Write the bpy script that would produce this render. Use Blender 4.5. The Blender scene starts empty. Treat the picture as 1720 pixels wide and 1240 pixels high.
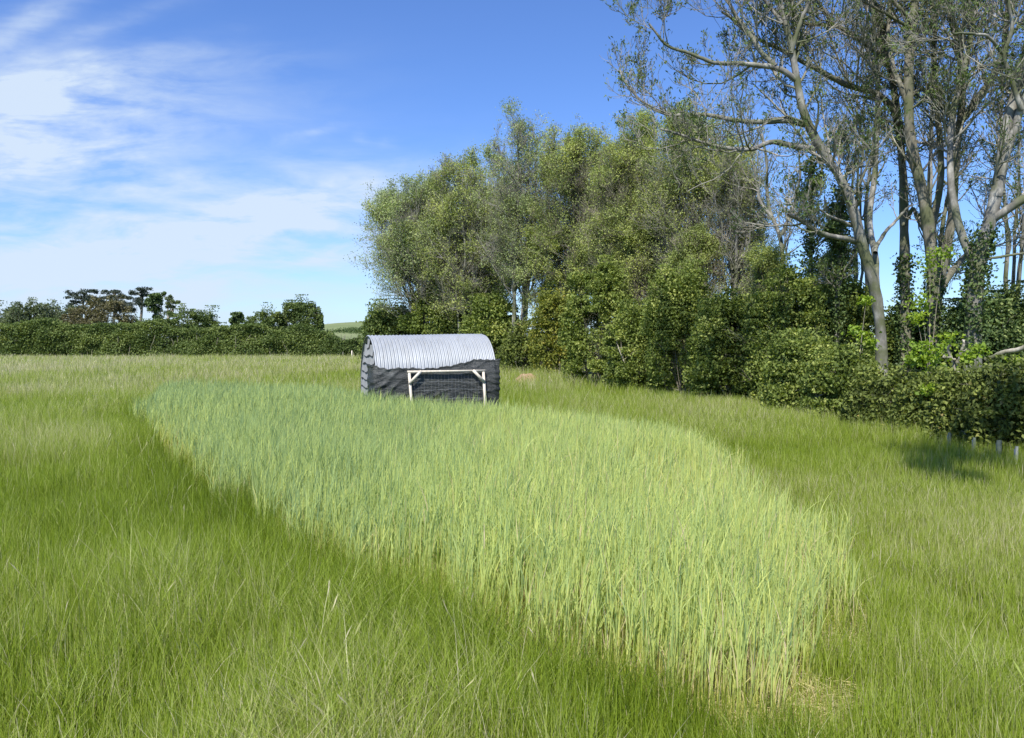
import bpy, math
import numpy as np
from mathutils import Vector

R = math.radians
scene = bpy.context.scene
COL = scene.collection

# ------------------------------------------------------------------ camera
F_PX = 1324.0                       # focal length in photograph pixels (1720 wide)
CAM_H = 1.6
PITCH = math.atan((620 - 567) / F_PX)
cam_d = bpy.data.cameras.new("camera")
cam_d.sensor_width = 36.0
cam_d.lens = F_PX / 1720.0 * 36.0
cam_d.clip_start = 0.05
cam_d.clip_end = 20000.0
cam = bpy.data.objects.new("camera", cam_d)
cam.location = (0, 0, CAM_H)
cam.rotation_euler = (R(90) - PITCH, 0, 0)
COL.objects.link(cam)
scene.camera = cam

# ------------------------------------------------------------------ sun, sky, exposure
SUN_ELEV = 52.0
SUN_AZ = (-0.30, -0.954)              # horizontal direction towards the sun
sun_d = bpy.data.lights.new("sun", 'SUN')
sun_d.energy = 5.0
sun_d.angle = R(0.53)
sun_d.color = (1.0, 0.955, 0.87)
sun = bpy.data.objects.new("sun", sun_d)
COL.objects.link(sun)
_az = Vector((SUN_AZ[0], SUN_AZ[1], 0)).normalized()
to_sun = Vector((_az.x * math.cos(R(SUN_ELEV)), _az.y * math.cos(R(SUN_ELEV)), math.sin(R(SUN_ELEV))))
sun.rotation_euler = to_sun.to_track_quat('Z', 'Y').to_euler()
sun.location = (0, 0, 40)

scene.view_settings.view_transform = 'Standard'
scene.view_settings.look = 'None'
scene.view_settings.exposure = 0.44
scene.view_settings.gamma = 1.0
scene.view_settings.use_curve_mapping = False
scene.cycles.max_bounces = 7
scene.cycles.diffuse_bounces = 3
scene.cycles.transmission_bounces = 4
scene.cycles.transparent_max_bounces = 6


class NT:
    """small helper for writing node trees"""
    def __init__(self, tree):
        self.t = tree
        self.n = tree.nodes
        self.l = tree.links

    def new(self, kind, **kw):
        n = self.n.new(kind)
        for k, v in kw.items():
            setattr(n, k, v)
        return n

    def link(self, a, b):
        self.l.new(a, b)

    def math(self, op, a, b=None, clamp=False):
        n = self.new('ShaderNodeMath', operation=op)
        n.use_clamp = clamp
        for i, v in enumerate((a, b)):
            if v is None:
                continue
            if isinstance(v, (int, float)):
                n.inputs[i].default_value = v
            else:
                self.link(v, n.inputs[i])
        return n.outputs[0]

    def noise(self, vec, scale, detail=4.0, rough=0.5, dist=0.0):
        n = self.new('ShaderNodeTexNoise')
        n.inputs['Scale'].default_value = scale
        n.inputs['Detail'].default_value = detail
        n.inputs['Roughness'].default_value = rough
        n.inputs['Distortion'].default_value = dist
        if vec is not None:
            self.link(vec, n.inputs['Vector'])
        return n.outputs['Fac']

    def ramp(self, fac, stops):
        n = self.new('ShaderNodeValToRGB')
        el = n.color_ramp.elements
        while len(el) < len(stops):
            el.new(0.5)
        for e, (p, c) in zip(el, stops):
            e.position = p
            e.color = (c[0], c[1], c[2], 1) if not isinstance(c, float) else (c, c, c, 1)
        if fac is not None:
            self.link(fac, n.inputs['Fac'])
        return n.outputs['Color']

    def mix(self, fac, a, b, blend='MIX'):
        n = self.new('ShaderNodeMix', data_type='RGBA', blend_type=blend)
        for sock, v in ((n.inputs['Factor'], fac), (n.inputs[6], a), (n.inputs[7], b)):
            if isinstance(v, (int, float)):
                sock.default_value = v
            elif isinstance(v, tuple):
                sock.default_value = (v[0], v[1], v[2], 1)
            else:
                self.link(v, sock)
        return n.outputs[2]


# world: Nishita sky, thin cirrus set by direction
world = bpy.data.worlds.new("World")
scene.world = world
world.use_nodes = True
w = NT(world.node_tree)
w.n.clear()
wout = w.new('ShaderNodeOutputWorld')
bg = w.new('ShaderNodeBackground')
bg.inputs['Strength'].default_value = 0.104
sky = w.new('ShaderNodeTexSky', sky_type='NISHITA')
sky.sun_disc = False
sky.sun_elevation = R(SUN_ELEV)
sky.sun_rotation = math.atan2(_az.x, _az.y)
sky.altitude = 50
sky.air_density = 1.0
sky.dust_density = 0.35
sky.ozone_density = 2.6
tc = w.new('ShaderNodeTexCoord')
sep = w.new('ShaderNodeSeparateXYZ')
w.link(tc.outputs['Generated'], sep.inputs[0])
yy = w.math('MAXIMUM', sep.outputs[1], 0.05)
U = w.math('DIVIDE', sep.outputs[0], yy)
V = w.math('DIVIDE', sep.outputs[2], yy)
comb = w.new('ShaderNodeCombineXYZ')
w.link(U, comb.inputs[0])
w.link(V, comb.inputs[1])
mp = w.new('ShaderNodeMapping')
mp.inputs['Rotation'].default_value = (0, 0, R(-14))
mp.inputs['Scale'].default_value = (1.0, 3.0, 1.0)
w.link(comb.outputs[0], mp.inputs['Vector'])
n_big = w.noise(mp.outputs[0], 2.3, 9.0, 0.56, 0.55)
mp2 = w.new('ShaderNodeMapping')
mp2.inputs['Rotation'].default_value = (0, 0, R(-24))
mp2.inputs['Scale'].default_value = (2.2, 9.0, 1.0)
mp2.inputs['Location'].default_value = (3.1, 1.7, 0)
w.link(comb.outputs[0], mp2.inputs['Vector'])
n_fine = w.noise(mp2.outputs[0], 3.2, 8.0, 0.6, 0.4)
# warp the blob coordinates a little so that no cloud edge is a clean ellipse
n_w1 = w.noise(comb.outputs[0], 5.0, 5.0, 0.55)
n_w2 = w.noise(mp.outputs[0], 4.0, 5.0, 0.55)
Uw = w.math('ADD', U, w.math('MULTIPLY', w.math('SUBTRACT', n_w1, 0.5), 0.16))
Vw = w.math('ADD', V, w.math('MULTIPLY', w.math('SUBTRACT', n_w2, 0.5), 0.09))
# (px, py, radius x, radius y, tilt in degrees, amount)
BLOBS = [
    (60, 165, 240, 40, 7, 1.3), (30, 270, 290, 60, 10, 1.25), (40, 60, 170, 26, 30, 0.55),
    (190, 60, 120, 18, 22, 0.28), (480, 370, 250, 70, 5, 1.25), (200, 430, 420, 75, 2, 1.2),
    (60, 520, 600, 50, 0, 0.5), (510, 232, 34, 10, 18, 0.3), (592, 236, 18, 8, -10, 0.3),
    (645, 246, 24, 8, 0, 0.34), (-250, 250, 260, 140, 0, 0.9), (330, 100, 60, 20, 15, 0.16),
    (260, 300, 110, 14, 0, 0.5),
]
acc = None
for (px, py, sx, sy, tilt, amp) in BLOBS:
    u0, v0 = (px - 860) / F_PX, (567 - py) / F_PX
    du = w.math('SUBTRACT', Uw, u0)
    dv = w.math('SUBTRACT', Vw, v0)
    c, s = math.cos(R(tilt)), math.sin(R(tilt))
    a = w.math('ADD', w.math('MULTIPLY', du, c), w.math('MULTIPLY', dv, s))
    b = w.math('SUBTRACT', w.math('MULTIPLY', dv, c), w.math('MULTIPLY', du, s))
    a = w.math('DIVIDE', a, sx / F_PX)
    b = w.math('DIVIDE', b, sy / F_PX)
    r2 = w.math('ADD', w.math('MULTIPLY', a, a), w.math('MULTIPLY', b, b))
    g = w.math('MULTIPLY', w.math('EXPONENT', w.math('MULTIPLY', r2, -0.8)), amp)
    acc = g if acc is None else w.math('ADD', acc, g)
nz = w.math('ADD', w.math('MULTIPLY', n_big, 0.52), w.math('MULTIPLY', n_fine, 0.48))
nzr = w.new('ShaderNodeMapRange')
nzr.inputs['From Min'].default_value = 0.40
nzr.inputs['From Max'].default_value = 0.60
nzr.inputs['To Min'].default_value = 0.12
nzr.inputs['To Max'].default_value = 1.1
w.link(nz, nzr.inputs['Value'])
cl = w.math('MULTIPLY', w.math('MULTIPLY', acc, nzr.outputs[0]), 1.0)
cl = w.math('MINIMUM', cl, 0.93)
skyc = w.mix(1.0, sky.outputs[0], (0.70, 0.92, 1.36), 'MULTIPLY')
cloud = w.mix(cl, skyc, (4.95, 5.85, 7.0))
w.link(cloud, bg.inputs['Color'])
w.link(bg.outputs[0], wout.inputs['Surface'])

# ------------------------------------------------------------------ helpers
cp, sp = math.cos(PITCH), math.sin(PITCH)


def at(px, py, D):
    """point at depth D (metres along +y) seen at photograph pixel px, py"""
    u, v = (px - 860) / F_PX, (620 - py) / F_PX
    k = D / (cp + v * sp)
    return np.array([u * k, D, CAM_H + (v * cp - sp) * k])


def gx(px, D):
    return (px - 860) / F_PX * D


def tag(o, label=None, cat=None, group=None, kind=None):
    if label:
        o["label"] = label
    if cat:
        o["category"] = cat
    if group:
        o["group"] = group
    if kind:
        o["kind"] = kind
    return o


def thing(name, label, cat, loc=(0, 0, 0), group=None):
    o = bpy.data.objects.new(name, None)
    o.empty_display_size = 0.2
    o.location = loc
    COL.objects.link(o)
    return tag(o, label, cat, group)


def mesh_obj(name, V, Fq, mat, parent=None, attrs=None, smooth=False, origin=(0, 0, 0)):
    """one mesh object out of quads; V in world coordinates, origin = world place of the parent"""
    V = np.asarray(V, dtype=np.float32).reshape(-1, 3) - np.asarray(origin, dtype=np.float32)
    Fq = np.asarray(Fq, dtype=np.int32).reshape(-1, 4)
    me = bpy.data.meshes.new(name)
    me.vertices.add(len(V))
    me.vertices.foreach_set("co", V.ravel())
    me.loops.add(len(Fq) * 4)
    me.loops.foreach_set("vertex_index", Fq.ravel())
    me.polygons.add(len(Fq))
    me.polygons.foreach_set("loop_start", np.arange(len(Fq), dtype=np.int32) * 4)
    if smooth:
        me.polygons.foreach_set("use_smooth", np.ones(len(Fq), dtype=bool))
    for k, a in (attrs or {}).items():
        a = np.asarray(a, dtype=np.float32)
        dom = 'POINT' if len(a) == len(V) else 'FACE'
        at_ = me.attributes.new(k, 'FLOAT', dom)
        at_.data.foreach_set("value", a)
    me.update(calc_edges=True)
    me.validate(clean_customdata=False)
    if mat is not None:
        me.materials.append(mat)
    o = bpy.data.objects.new(name, me)
    COL.objects.link(o)
    if parent is not None:
        o.parent = parent
    else:
        o.location = origin
    return o


def nrm(a):
    return a / np.maximum(np.linalg.norm(a, axis=-1, keepdims=True), 1e-9)


class Acc:
    """collects quads of several pieces of ONE mesh"""
    def __init__(self):
        self.V, self.F, self.A, self.n = [], [], [], 0

    def add(self, V, Fq, a=None):
        V = np.asarray(V, float).reshape(-1, 3)
        Fq = np.asarray(Fq, int).reshape(-1, 4)
        self.V.append(V)
        self.F.append(Fq + self.n)
        self.A.append(np.zeros(len(Fq)) if a is None else np.broadcast_to(np.asarray(a, float), (len(Fq),)))
        self.n += len(V)
        return self

    def box(self, c, size, M=None, a=0.0):
        h = np.array(size) / 2.0
        v = np.array([[x, y, z] for x in (-1, 1) for y in (-1, 1) for z in (-1, 1)]) * h
        if M is not None:
            v = v @ np.asarray(M).T
        f = [[0, 1, 3, 2], [4, 6, 7, 5], [0, 4, 5, 1], [2, 3, 7, 6], [0, 2, 6, 4], [1, 5, 7, 3]]
        return self.add(v + np.array(c), f, a)

    def build(self, name, mat, parent=None, smooth=False, origin=(0, 0, 0), attr="rnd"):
        return mesh_obj(name, np.concatenate(self.V), np.concatenate(self.F), mat, parent,
                        {attr: np.concatenate(self.A)}, smooth, origin)


def tubes(P, Rr, k):
    """P (N,n,3) polylines with radii Rr (N,n) -> V, F of k-sided tubes"""
    P = np.asarray(P, float)
    Rr = np.asarray(Rr, float)
    N, n, _ = P.shape
    T = np.empty_like(P)
    T[:, 1:-1] = P[:, 2:] - P[:, :-2]
    T[:, 0] = P[:, 1] - P[:, 0]
    T[:, -1] = P[:, -1] - P[:, -2]
    T = nrm(T)
    mean = nrm(P[:, -1] - P[:, 0])
    ref = np.where(np.abs(mean[:, 2:3]) > 0.8, np.array([[1.0, 0.15, 0.0]]), np.array([[0.1, 0.0, 1.0]]))
    A = nrm(np.cross(T, ref[:, None, :]))
    B = np.cross(T, A)
    th = np.arange(k) * 2 * np.pi / k
    ring = (A[:, :, None, :] * np.cos(th)[None, None, :, None] + B[:, :, None, :] * np.sin(th)[None, None, :, None])
    Vv = P[:, :, None, :] + ring * Rr[:, :, None, None]
    idx = np.arange(N * n * k).reshape(N, n, k)
    a = idx[:, :-1, :]
    b = np.roll(a, -1, axis=2)
    c = idx[:, 1:, :]
    d = np.roll(c, -1, axis=2)
    Fq = np.stack([a, b, d, c], axis=-1).reshape(-1, 4)
    return Vv.reshape(-1, 3), Fq


def rand_dirs(rng, n):
    return nrm(rng.normal(size=(n, 3)))


def leaf_quads(C, L, W, rng, up=0.3, axis=None, spread=1.0):
    """rhombic leaves with random orientation; axis = preferred long axis"""
    n = len(C)
    d = rand_dirs(rng, n)
    if axis is not None:
        d = nrm(axis + d * spread)
    nn = rand_dirs(rng, n) + np.array([0, 0, up])
    wv = nrm(np.cross(d, nn))
    L = np.broadcast_to(np.asarray(L, float), (n,))[:, None]
    W = np.broadcast_to(np.asarray(W, float), (n,))[:, None]
    mid = C + d * L * 0.08
    fold = nrm(np.cross(wv, d)) * W * 0.35
    V = np.stack([C - d * L * 0.5, mid + wv * W * 0.5 + fold, C + d * L * 0.5, mid - wv * W * 0.5 + fold], axis=1)
    Fq = np.arange(n * 4).reshape(n, 4)
    return V.reshape(-1, 3), Fq


def spawn(P, Rr, L, per, rng, t0=0.25, t1=1.0, ang=(35, 65), lf=0.5, nseg=4, wander=0.18, up=0.08,
          rf=0.6, rmin=0.004, tshrink=0.45, env=None, rend=0.35, flat=0.0):
    """children of a batch of branches"""
    N, n, _ = P.shape
    cnt = rng.poisson(per, N) if np.isscalar(per) else rng.poisson(np.asarray(per))
    idx = np.repeat(np.arange(N), cnt)
    m = len(idx)
    if m == 0:
        return np.zeros((0, nseg + 1, 3)), np.zeros((0, nseg + 1)), np.zeros(0)
    t = rng.uniform(t0, t1, m)
    f = t * (n - 1)
    i = np.minimum(f.astype(int), n - 2)
    fr = (f - i)[:, None]
    p = P[idx, i] * (1 - fr) + P[idx, i + 1] * fr
    tan = nrm(P[idx, i + 1] - P[idx, i])
    r0 = Rr[idx, i] * (1 - fr[:, 0]) + Rr[idx, i + 1] * fr[:, 0]
    perp = rand_dirs(rng, m)
    perp[:, 2] *= (1 - flat)
    perp = nrm(perp - (perp * tan).sum(1, keepdims=True) * tan)
    an = np.radians(rng.uniform(ang[0], ang[1], m))[:, None]
    d = nrm(tan * np.cos(an) + perp * np.sin(an))
    ln = L[idx] * lf * (1 - tshrink * t) * rng.uniform(0.65, 1.35, m)
    if env is not None:
        keep = env(p, 1.06)
        ln = np.where(env(p + d * ln[:, None], 1.0), ln, ln * 0.5)
        keep &= env(p + d * ln[:, None], 1.12)
        p, d, ln, r0 = p[keep], d[keep], ln[keep], r0[keep]
        m = len(p)
    Pn = np.empty((m, nseg + 1, 3))
    Pn[:, 0] = p
    step = (ln / nseg)[:, None]
    for s in range(nseg):
        d = nrm(d + rng.normal(size=(m, 3)) * wander + np.array([0, 0, up]))
        Pn[:, s + 1] = Pn[:, s] + d * step
    rs = np.clip(r0 * rf, rmin, None)
    tt = np.linspace(0, 1, nseg + 1)[None, :]
    Rn = np.maximum(rs[:, None] * (1 - (1 - rend) * tt), rmin * 0.8)
    return Pn, Rn, ln


def resample(pts, n):
    pts = np.asarray(pts, float)
    seg = np.linalg.norm(np.diff(pts, axis=0), axis=1)
    s = np.concatenate([[0], np.cumsum(seg)])
    q = np.linspace(0, s[-1], n)
    out = np.stack([np.interp(q, s, pts[:, k]) for k in range(3)], axis=1)
    for _ in range(2):                                   # smooth the corners
        out[1:-1] = 0.25 * out[:-2] + 0.5 * out[1:-1] + 0.25 * out[2:]
    return out, s[-1]


class Field2:
    """smooth value noise over the plane"""
    def __init__(self, seed, cell):
        self.g = np.random.default_rng(seed).uniform(0, 1, (256, 256))
        self.c = cell

    def __call__(self, x, y):
        fx, fy = np.asarray(x) / self.c + 1000.3, np.asarray(y) / self.c + 1000.7
        ix, iy = np.floor(fx).astype(int), np.floor(fy).astype(int)
        tx, ty = fx - ix, fy - iy
        tx, ty = tx * tx * (3 - 2 * tx), ty * ty * (3 - 2 * ty)
        g = self.g
        a = g[ix % 256, iy % 256] * (1 - tx) + g[(ix + 1) % 256, iy % 256] * tx
        b = g[ix % 256, (iy + 1) % 256] * (1 - tx) + g[(ix + 1) % 256, (iy + 1) % 256] * tx
        return a * (1 - ty) + b * ty


def in_poly(x, y, poly):
    inside = np.zeros(len(x), bool)
    n = len(poly)
    for i in range(n):
        x1, y1 = poly[i]
        x2, y2 = poly[(i + 1) % n]
        c = ((y1 > y) != (y2 > y)) & (x < (x2 - x1) * (y - y1) / (y2 - y1 + 1e-12) + x1)
        inside ^= c
    return inside


def dist_poly(x, y, poly):
    d = np.full(len(x), 1e9)
    n = len(poly)
    for i in range(n):
        ax, ay = poly[i]
        bx, by = poly[(i + 1) % n]
        vx, vy = bx - ax, by - ay
        t = np.clip(((x - ax) * vx + (y - ay) * vy) / (vx * vx + vy * vy), 0, 1)
        d = np.minimum(d, np.hypot(x - ax - t * vx, y - ay - t * vy))
    return d


# ------------------------------------------------------------------ materials
def new_mat(name):
    m = bpy.data.materials.new(name)
    m.use_nodes = True
    t = NT(m.node_tree)
    t.n.clear()
    out = t.new('ShaderNodeOutputMaterial')
    return m, t, out


def principled(t, out, col, rough=0.6, spec=0.3, metal=0.0):
    p = t.new('ShaderNodeBsdfPrincipled')
    p.inputs['Roughness'].default_value = rough
    p.inputs['Specular IOR Level'].default_value = spec
    p.inputs['Metallic'].default_value = metal
    if isinstance(col, tuple):
        p.inputs['Base Color'].default_value = (*col, 1)
    else:
        t.link(col, p.inputs['Base Color'])
    if out is not None:
        t.link(p.outputs[0], out.inputs['Surface'])
    return p


def leaf_mat(name, stops, trans=0.35, rough=0.5, spec=0.35, tcol=(1.25, 1.3, 0.55)):
    """leaf: colour varies from leaf to leaf (attribute rnd), light passes through"""
    m, t, out = new_mat(name)
    at_ = t.new('ShaderNodeAttribute', attribute_name='rnd')
    col = t.ramp(at_.outputs['Fac'], stops)
    p = principled(t, None, col, rough, spec)
    tr = t.new('ShaderNodeBsdfTranslucent')
    t.link(t.mix(1.0, col, tcol, 'MULTIPLY'), tr.inputs['Color'])
    mx = t.new('ShaderNodeMixShader')
    mx.inputs[0].default_value = trans
    t.link(p.outputs[0], mx.inputs[1])
    t.link(tr.outputs[0], mx.inputs[2])
    t.link(mx.outputs[0], out.inputs['Surface'])
    return m


def bark_mat(name, c1, c2, c3, scale=6.0):
    m, t, out = new_mat(name)
    tcn = t.new('ShaderNodeTexCoord')
    mpn = t.new('ShaderNodeMapping')
    mpn.inputs['Scale'].default_value = (1, 1, 0.45)
    t.link(tcn.outputs['Object'], mpn.inputs['Vector'])
    n1 = t.noise(mpn.outputs[0], scale, 6, 0.65, 0.3)
    n2 = t.noise(tcn.outputs['Object'], scale * 0.3, 3, 0.5)
    col = t.ramp(n1, [(0.32, c1), (0.5, c2), (0.68, c3)])
    col = t.mix(t.ramp(n2, [(0.45, 0.0), (0.62, 1.0)]), col, (0.12, 0.13, 0.07))
    p = principled(t, out, col, 0.85, 0.15)
    bp = t.new('ShaderNodeBump')
    bp.inputs['Strength'].default_value = 0.5
    bp.inputs['Distance'].default_value = 0.02
    t.link(n1, bp.inputs['Height'])
    t.link(bp.outputs[0], p.inputs['Normal'])
    return m


M = {}
M['bark_ash'] = bark_mat('ash bark', (0.11, 0.105, 0.09), (0.21, 0.20, 0.175), (0.42, 0.405, 0.365))
M['bark_moss'] = bark_mat('mossy bark', (0.10, 0.095, 0.075), (0.19, 0.175, 0.135), (0.32, 0.30, 0.24))
M['bark_brown'] = bark_mat('brown bark', (0.10, 0.09, 0.07), (0.19, 0.165, 0.13), (0.30, 0.27, 0.22))
M['twig'] = bark_mat('twig bark', (0.19, 0.18, 0.15), (0.31, 0.29, 0.245), (0.45, 0.42, 0.36), 3.0)
M['twig_brown'] = bark_mat('brown twigs', (0.18, 0.155, 0.12), (0.28, 0.25, 0.19), (0.40, 0.365, 0.285), 3.0)
M['deadwood'] = bark_mat('bleached dead wood', (0.34, 0.29, 0.22), (0.48, 0.43, 0.35), (0.62, 0.58, 0.5), 9.0)
M['ash'] = leaf_mat('ash leaves', [(0, (0.08, 0.12, 0.05)), (0.6, (0.14, 0.20, 0.07)), (1, (0.26, 0.32, 0.10))], 0.35, 0.6, 0.2)
M['willow'] = leaf_mat('willow leaves', [(0, (0.18, 0.235, 0.11)), (0.5, (0.33, 0.40, 0.175)), (1, (0.54, 0.60, 0.27))], 0.38, 0.6, 0.25)
M['olive'] = leaf_mat('olive spring leaves', [(0, (0.16, 0.20, 0.075)), (0.5, (0.33, 0.39, 0.13)), (1, (0.56, 0.60, 0.19))], 0.38, 0.6, 0.25)
M['hedge'] = leaf_mat('hawthorn leaves', [(0, (0.08, 0.115, 0.03)), (0.5, (0.21, 0.27, 0.065)), (1, (0.52, 0.55, 0.17))], 0.36, 0.6, 0.2)
M['hedge_far'] = leaf_mat('field hedge leaves', [(0, (0.055, 0.09, 0.028)), (0.5, (0.125, 0.175, 0.05)), (1, (0.28, 0.33, 0.10))], 0.27, 0.6, 0.2)
M['dark'] = leaf_mat('dark evergreen leaves', [(0, (0.05, 0.08, 0.03)), (0.6, (0.095, 0.145, 0.05)), (1, (0.19, 0.25, 0.08))], 0.25, 0.55, 0.2)
M['ivy'] = leaf_mat('ivy leaves', [(0, (0.05, 0.085, 0.03)), (0.6, (0.11, 0.165, 0.05)), (1, (0.30, 0.35, 0.12))], 0.18, 0.5, 0.25)
M['bramble'] = leaf_mat('bramble leaves', [(0, (0.065, 0.085, 0.026)), (0.5, (0.16, 0.20, 0.05)), (0.85, (0.31, 0.35, 0.09)), (1, (0.34, 0.27, 0.10))], 0.28, 0.6, 0.2)
M['sycamore'] = leaf_mat('sycamore leaves', [(0, (0.149, 0.241, 0.034)), (0.6, (0.253, 0.368, 0.046)), (1, (0.368, 0.460, 0.069))], 0.4)
M['orange'] = leaf_mat('yellowing leaves', [(0, (0.10, 0.13, 0.03)), (0.5, (0.24, 0.27, 0.055)), (1, (0.46, 0.38, 0.08))], 0.35, 0.6, 0.2)
M['pine'] = leaf_mat('pine needles', [(0, (0.03, 0.045, 0.035)), (0.6, (0.055, 0.075, 0.055)), (1, (0.11, 0.13, 0.085))], 0.1, 0.6, 0.15)
M['greygreen'] = leaf_mat('grey green leaves', [(0, (0.091, 0.124, 0.058)), (0.6, (0.143, 0.182, 0.091)), (1, (0.234, 0.273, 0.143))], 0.3)
M['russet'] = leaf_mat('russet budding leaves', [(0, (0.106, 0.100, 0.050)), (0.6, (0.163, 0.150, 0.075)), (1, (0.237, 0.225, 0.100))], 0.3)
M['blossom'] = leaf_mat('pale blossom', [(0, (0.22, 0.2, 0.16)), (0.6, (0.36, 0.33, 0.28)), (1, (0.5, 0.47, 0.42))], 0.2)


def blade_mat(name, stops, base, trans, rough=0.45, spec=0.3, tcol=(1.2, 1.25, 0.5)):
    """grass or cereal: rnd picks the blade's colour, ht (0 root, 1 tip) its pale root"""
    m, t, out = new_mat(name)
    a = t.new('ShaderNodeAttribute', attribute_name='rnd')
    h = t.new('ShaderNodeAttribute', attribute_name='ht')
    col = t.ramp(a.outputs['Fac'], stops)
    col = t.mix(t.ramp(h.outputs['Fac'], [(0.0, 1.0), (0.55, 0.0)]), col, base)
    p = principled(t, None, col, rough, spec)
    tr = t.new('ShaderNodeBsdfTranslucent')
    t.link(t.mix(1.0, col, tcol, 'MULTIPLY'), tr.inputs['Color'])
    mx = t.new('ShaderNodeMixShader')
    mx.inputs[0].default_value = trans
    t.link(p.outputs[0], mx.inputs[1])
    t.link(tr.outputs[0], mx.inputs[2])
    t.link(mx.outputs[0], out.inputs['Surface'])
    return m


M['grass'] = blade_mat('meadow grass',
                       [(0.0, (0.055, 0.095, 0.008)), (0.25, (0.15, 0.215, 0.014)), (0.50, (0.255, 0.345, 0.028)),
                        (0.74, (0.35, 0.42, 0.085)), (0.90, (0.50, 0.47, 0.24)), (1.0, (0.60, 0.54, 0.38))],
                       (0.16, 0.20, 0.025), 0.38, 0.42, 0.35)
M['cereal'] = blade_mat('cereal leaves',
                        [(0.0, (0.20, 0.29, 0.13)), (0.25, (0.36, 0.46, 0.18)), (0.55, (0.51, 0.59, 0.19)),
                         (0.85, (0.62, 0.65, 0.20)), (0.95, (0.62, 0.55, 0.25)), (1.0, (0.64, 0.53, 0.34))],
                        (0.62, 0.57, 0.17), 0.40, 0.55, 0.25, (1.05, 1.08, 0.65))

# ground
m, t, out = new_mat('field ground')
g_tc = t.new('ShaderNodeTexCoord')
gn1 = t.noise(g_tc.outputs['Object'], 0.25, 6, 0.6)
gn2 = t.noise(g_tc.outputs['Object'], 5.0, 6, 0.7)
gcol = t.ramp(gn1, [(0.3, (0.09, 0.125, 0.025)), (0.5, (0.13, 0.165, 0.035)), (0.7, (0.17, 0.185, 0.05))])
gcol = t.mix(t.ramp(gn2, [(0.4, 0.0), (0.7, 0.6)]), gcol, (0.06, 0.07, 0.02))
principled(t, out, gcol, 0.95, 0.1)
M['ground'] = m
m, t, out = new_mat('crop soil and straw')
g_tc = t.new('ShaderNodeTexCoord')
gn1 = t.noise(g_tc.outputs['Object'], 3.0, 8, 0.7)
gn2 = t.noise(g_tc.outputs['Object'], 22.0, 6, 0.75, 1.2)
gcol = t.ramp(gn1, [(0.3, (0.24, 0.19, 0.10)), (0.5, (0.36, 0.30, 0.16)), (0.72, (0.22, 0.22, 0.07))])
gcol = t.mix(t.ramp(gn2, [(0.35, 0.0), (0.65, 0.7)]), gcol, (0.45, 0.38, 0.22))
p = principled(t, out, gcol, 0.95, 0.1)
bp = t.new('ShaderNodeBump')
bp.inputs['Distance'].default_value = 0.02
t.link(gn2, bp.inputs['Height'])
t.link(bp.outputs[0], p.inputs['Normal'])
M['soil'] = m
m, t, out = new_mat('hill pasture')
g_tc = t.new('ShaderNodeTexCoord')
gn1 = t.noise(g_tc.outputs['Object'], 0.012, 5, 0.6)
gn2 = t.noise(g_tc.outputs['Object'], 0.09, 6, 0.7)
gcol = t.ramp(gn1, [(0.35, (0.16, 0.20, 0.095)), (0.6, (0.205, 0.235, 0.12))])  # muted greens: the fading of distance is put into the colour
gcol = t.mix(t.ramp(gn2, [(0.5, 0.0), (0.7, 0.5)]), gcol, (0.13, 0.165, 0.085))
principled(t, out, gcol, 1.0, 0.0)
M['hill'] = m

# ------------------------------------------------------------------ the setting
CROP = [(0.78, 3.02), (1.02, 2.98), (1.2, 3.2), (1.42, 3.65), (1.78, 4.3), (2.03, 5.0), (2.1, 6.2), (2.14, 8.3), (2.04, 9.5), (1.2, 10.8),
        (-0.2, 11.5), (-1.3, 12.2), (-2.2, 12.85), (-3.0, 14.4), (-4.4, 15.9), (-6.0, 16.6), (-7.5, 16.5), (-6.7, 14.2),
        (-4.45, 10.1), (-2.85, 7.5), (-1.58, 5.5), (-0.76, 4.45), (-0.1, 3.75), (0.32, 3.35)]


def grid_sheet(name, x0, x1, y0, y1, nx, ny, zf, mat):
    X, Y = np.meshgrid(np.linspace(x0, x1, nx), np.linspace(y0, y1, ny))
    Z = zf(X, Y)
    idx = np.arange(nx * ny).reshape(ny, nx)
    Fq = np.stack([idx[:-1, :-1], idx[:-1, 1:], idx[1:, 1:], idx[1:, :-1]], -1).reshape(-1, 4)
    return mesh_obj(name, np.stack([X, Y, Z], -1).reshape(-1, 3), Fq, mat, smooth=True)


gr = grid_sheet('ground', -3500, 3500, -200, 6000, 60, 60, lambda X, Y: X * 0.0, M['ground'])
tag(gr, kind='structure')

# soil under the crop, 4 mm above the ground
me = bpy.data.meshes.new('soil')
me.from_pydata([(x, y, 0.004) for x, y in CROP], [], [list(range(len(CROP)))])
me.update()
me.materials.append(M['soil'])
so = bpy.data.objects.new('soil', me)
COL.objects.link(so)
tag(so, kind='structure')
if me.polygons[0].normal.z < 0:
    me.flip_normals()


def hill_z(X, Y):
    u = (X + 205.0) / 118.0
    vv = (Y - 1150.0) / 170.0
    z = 24.5 * np.exp(-np.abs(u) ** 2.6 * 0.75 - vv ** 2)
    z += 13 * np.exp(-((X - 330) / 300.0) ** 2 - ((Y - 1500) / 260.0) ** 2)
    return z - 0.4


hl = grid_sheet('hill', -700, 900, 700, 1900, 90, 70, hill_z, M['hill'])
tag(hl, kind='structure')
rng = np.random.default_rng(5)
C = np.stack([rng.normal(-188, 17, 2600), rng.normal(985, 14, 2600), np.zeros(2600)], -1)
C[:, 2] = hill_z(C[:, 0], C[:, 1]) + rng.uniform(0.2, 2.6, 2600)
Vl, Fl = leaf_quads(C, 1.7, 1.2, rng)
wd = mesh_obj('gorse_scrub', Vl, Fl, M['dark'], attrs={'rnd': rng.uniform(0, 0.9, len(Fl))})
tag(wd, kind='stuff')
wd["label"] = "dark scrub lying in a hollow on the distant green hillside"

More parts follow.
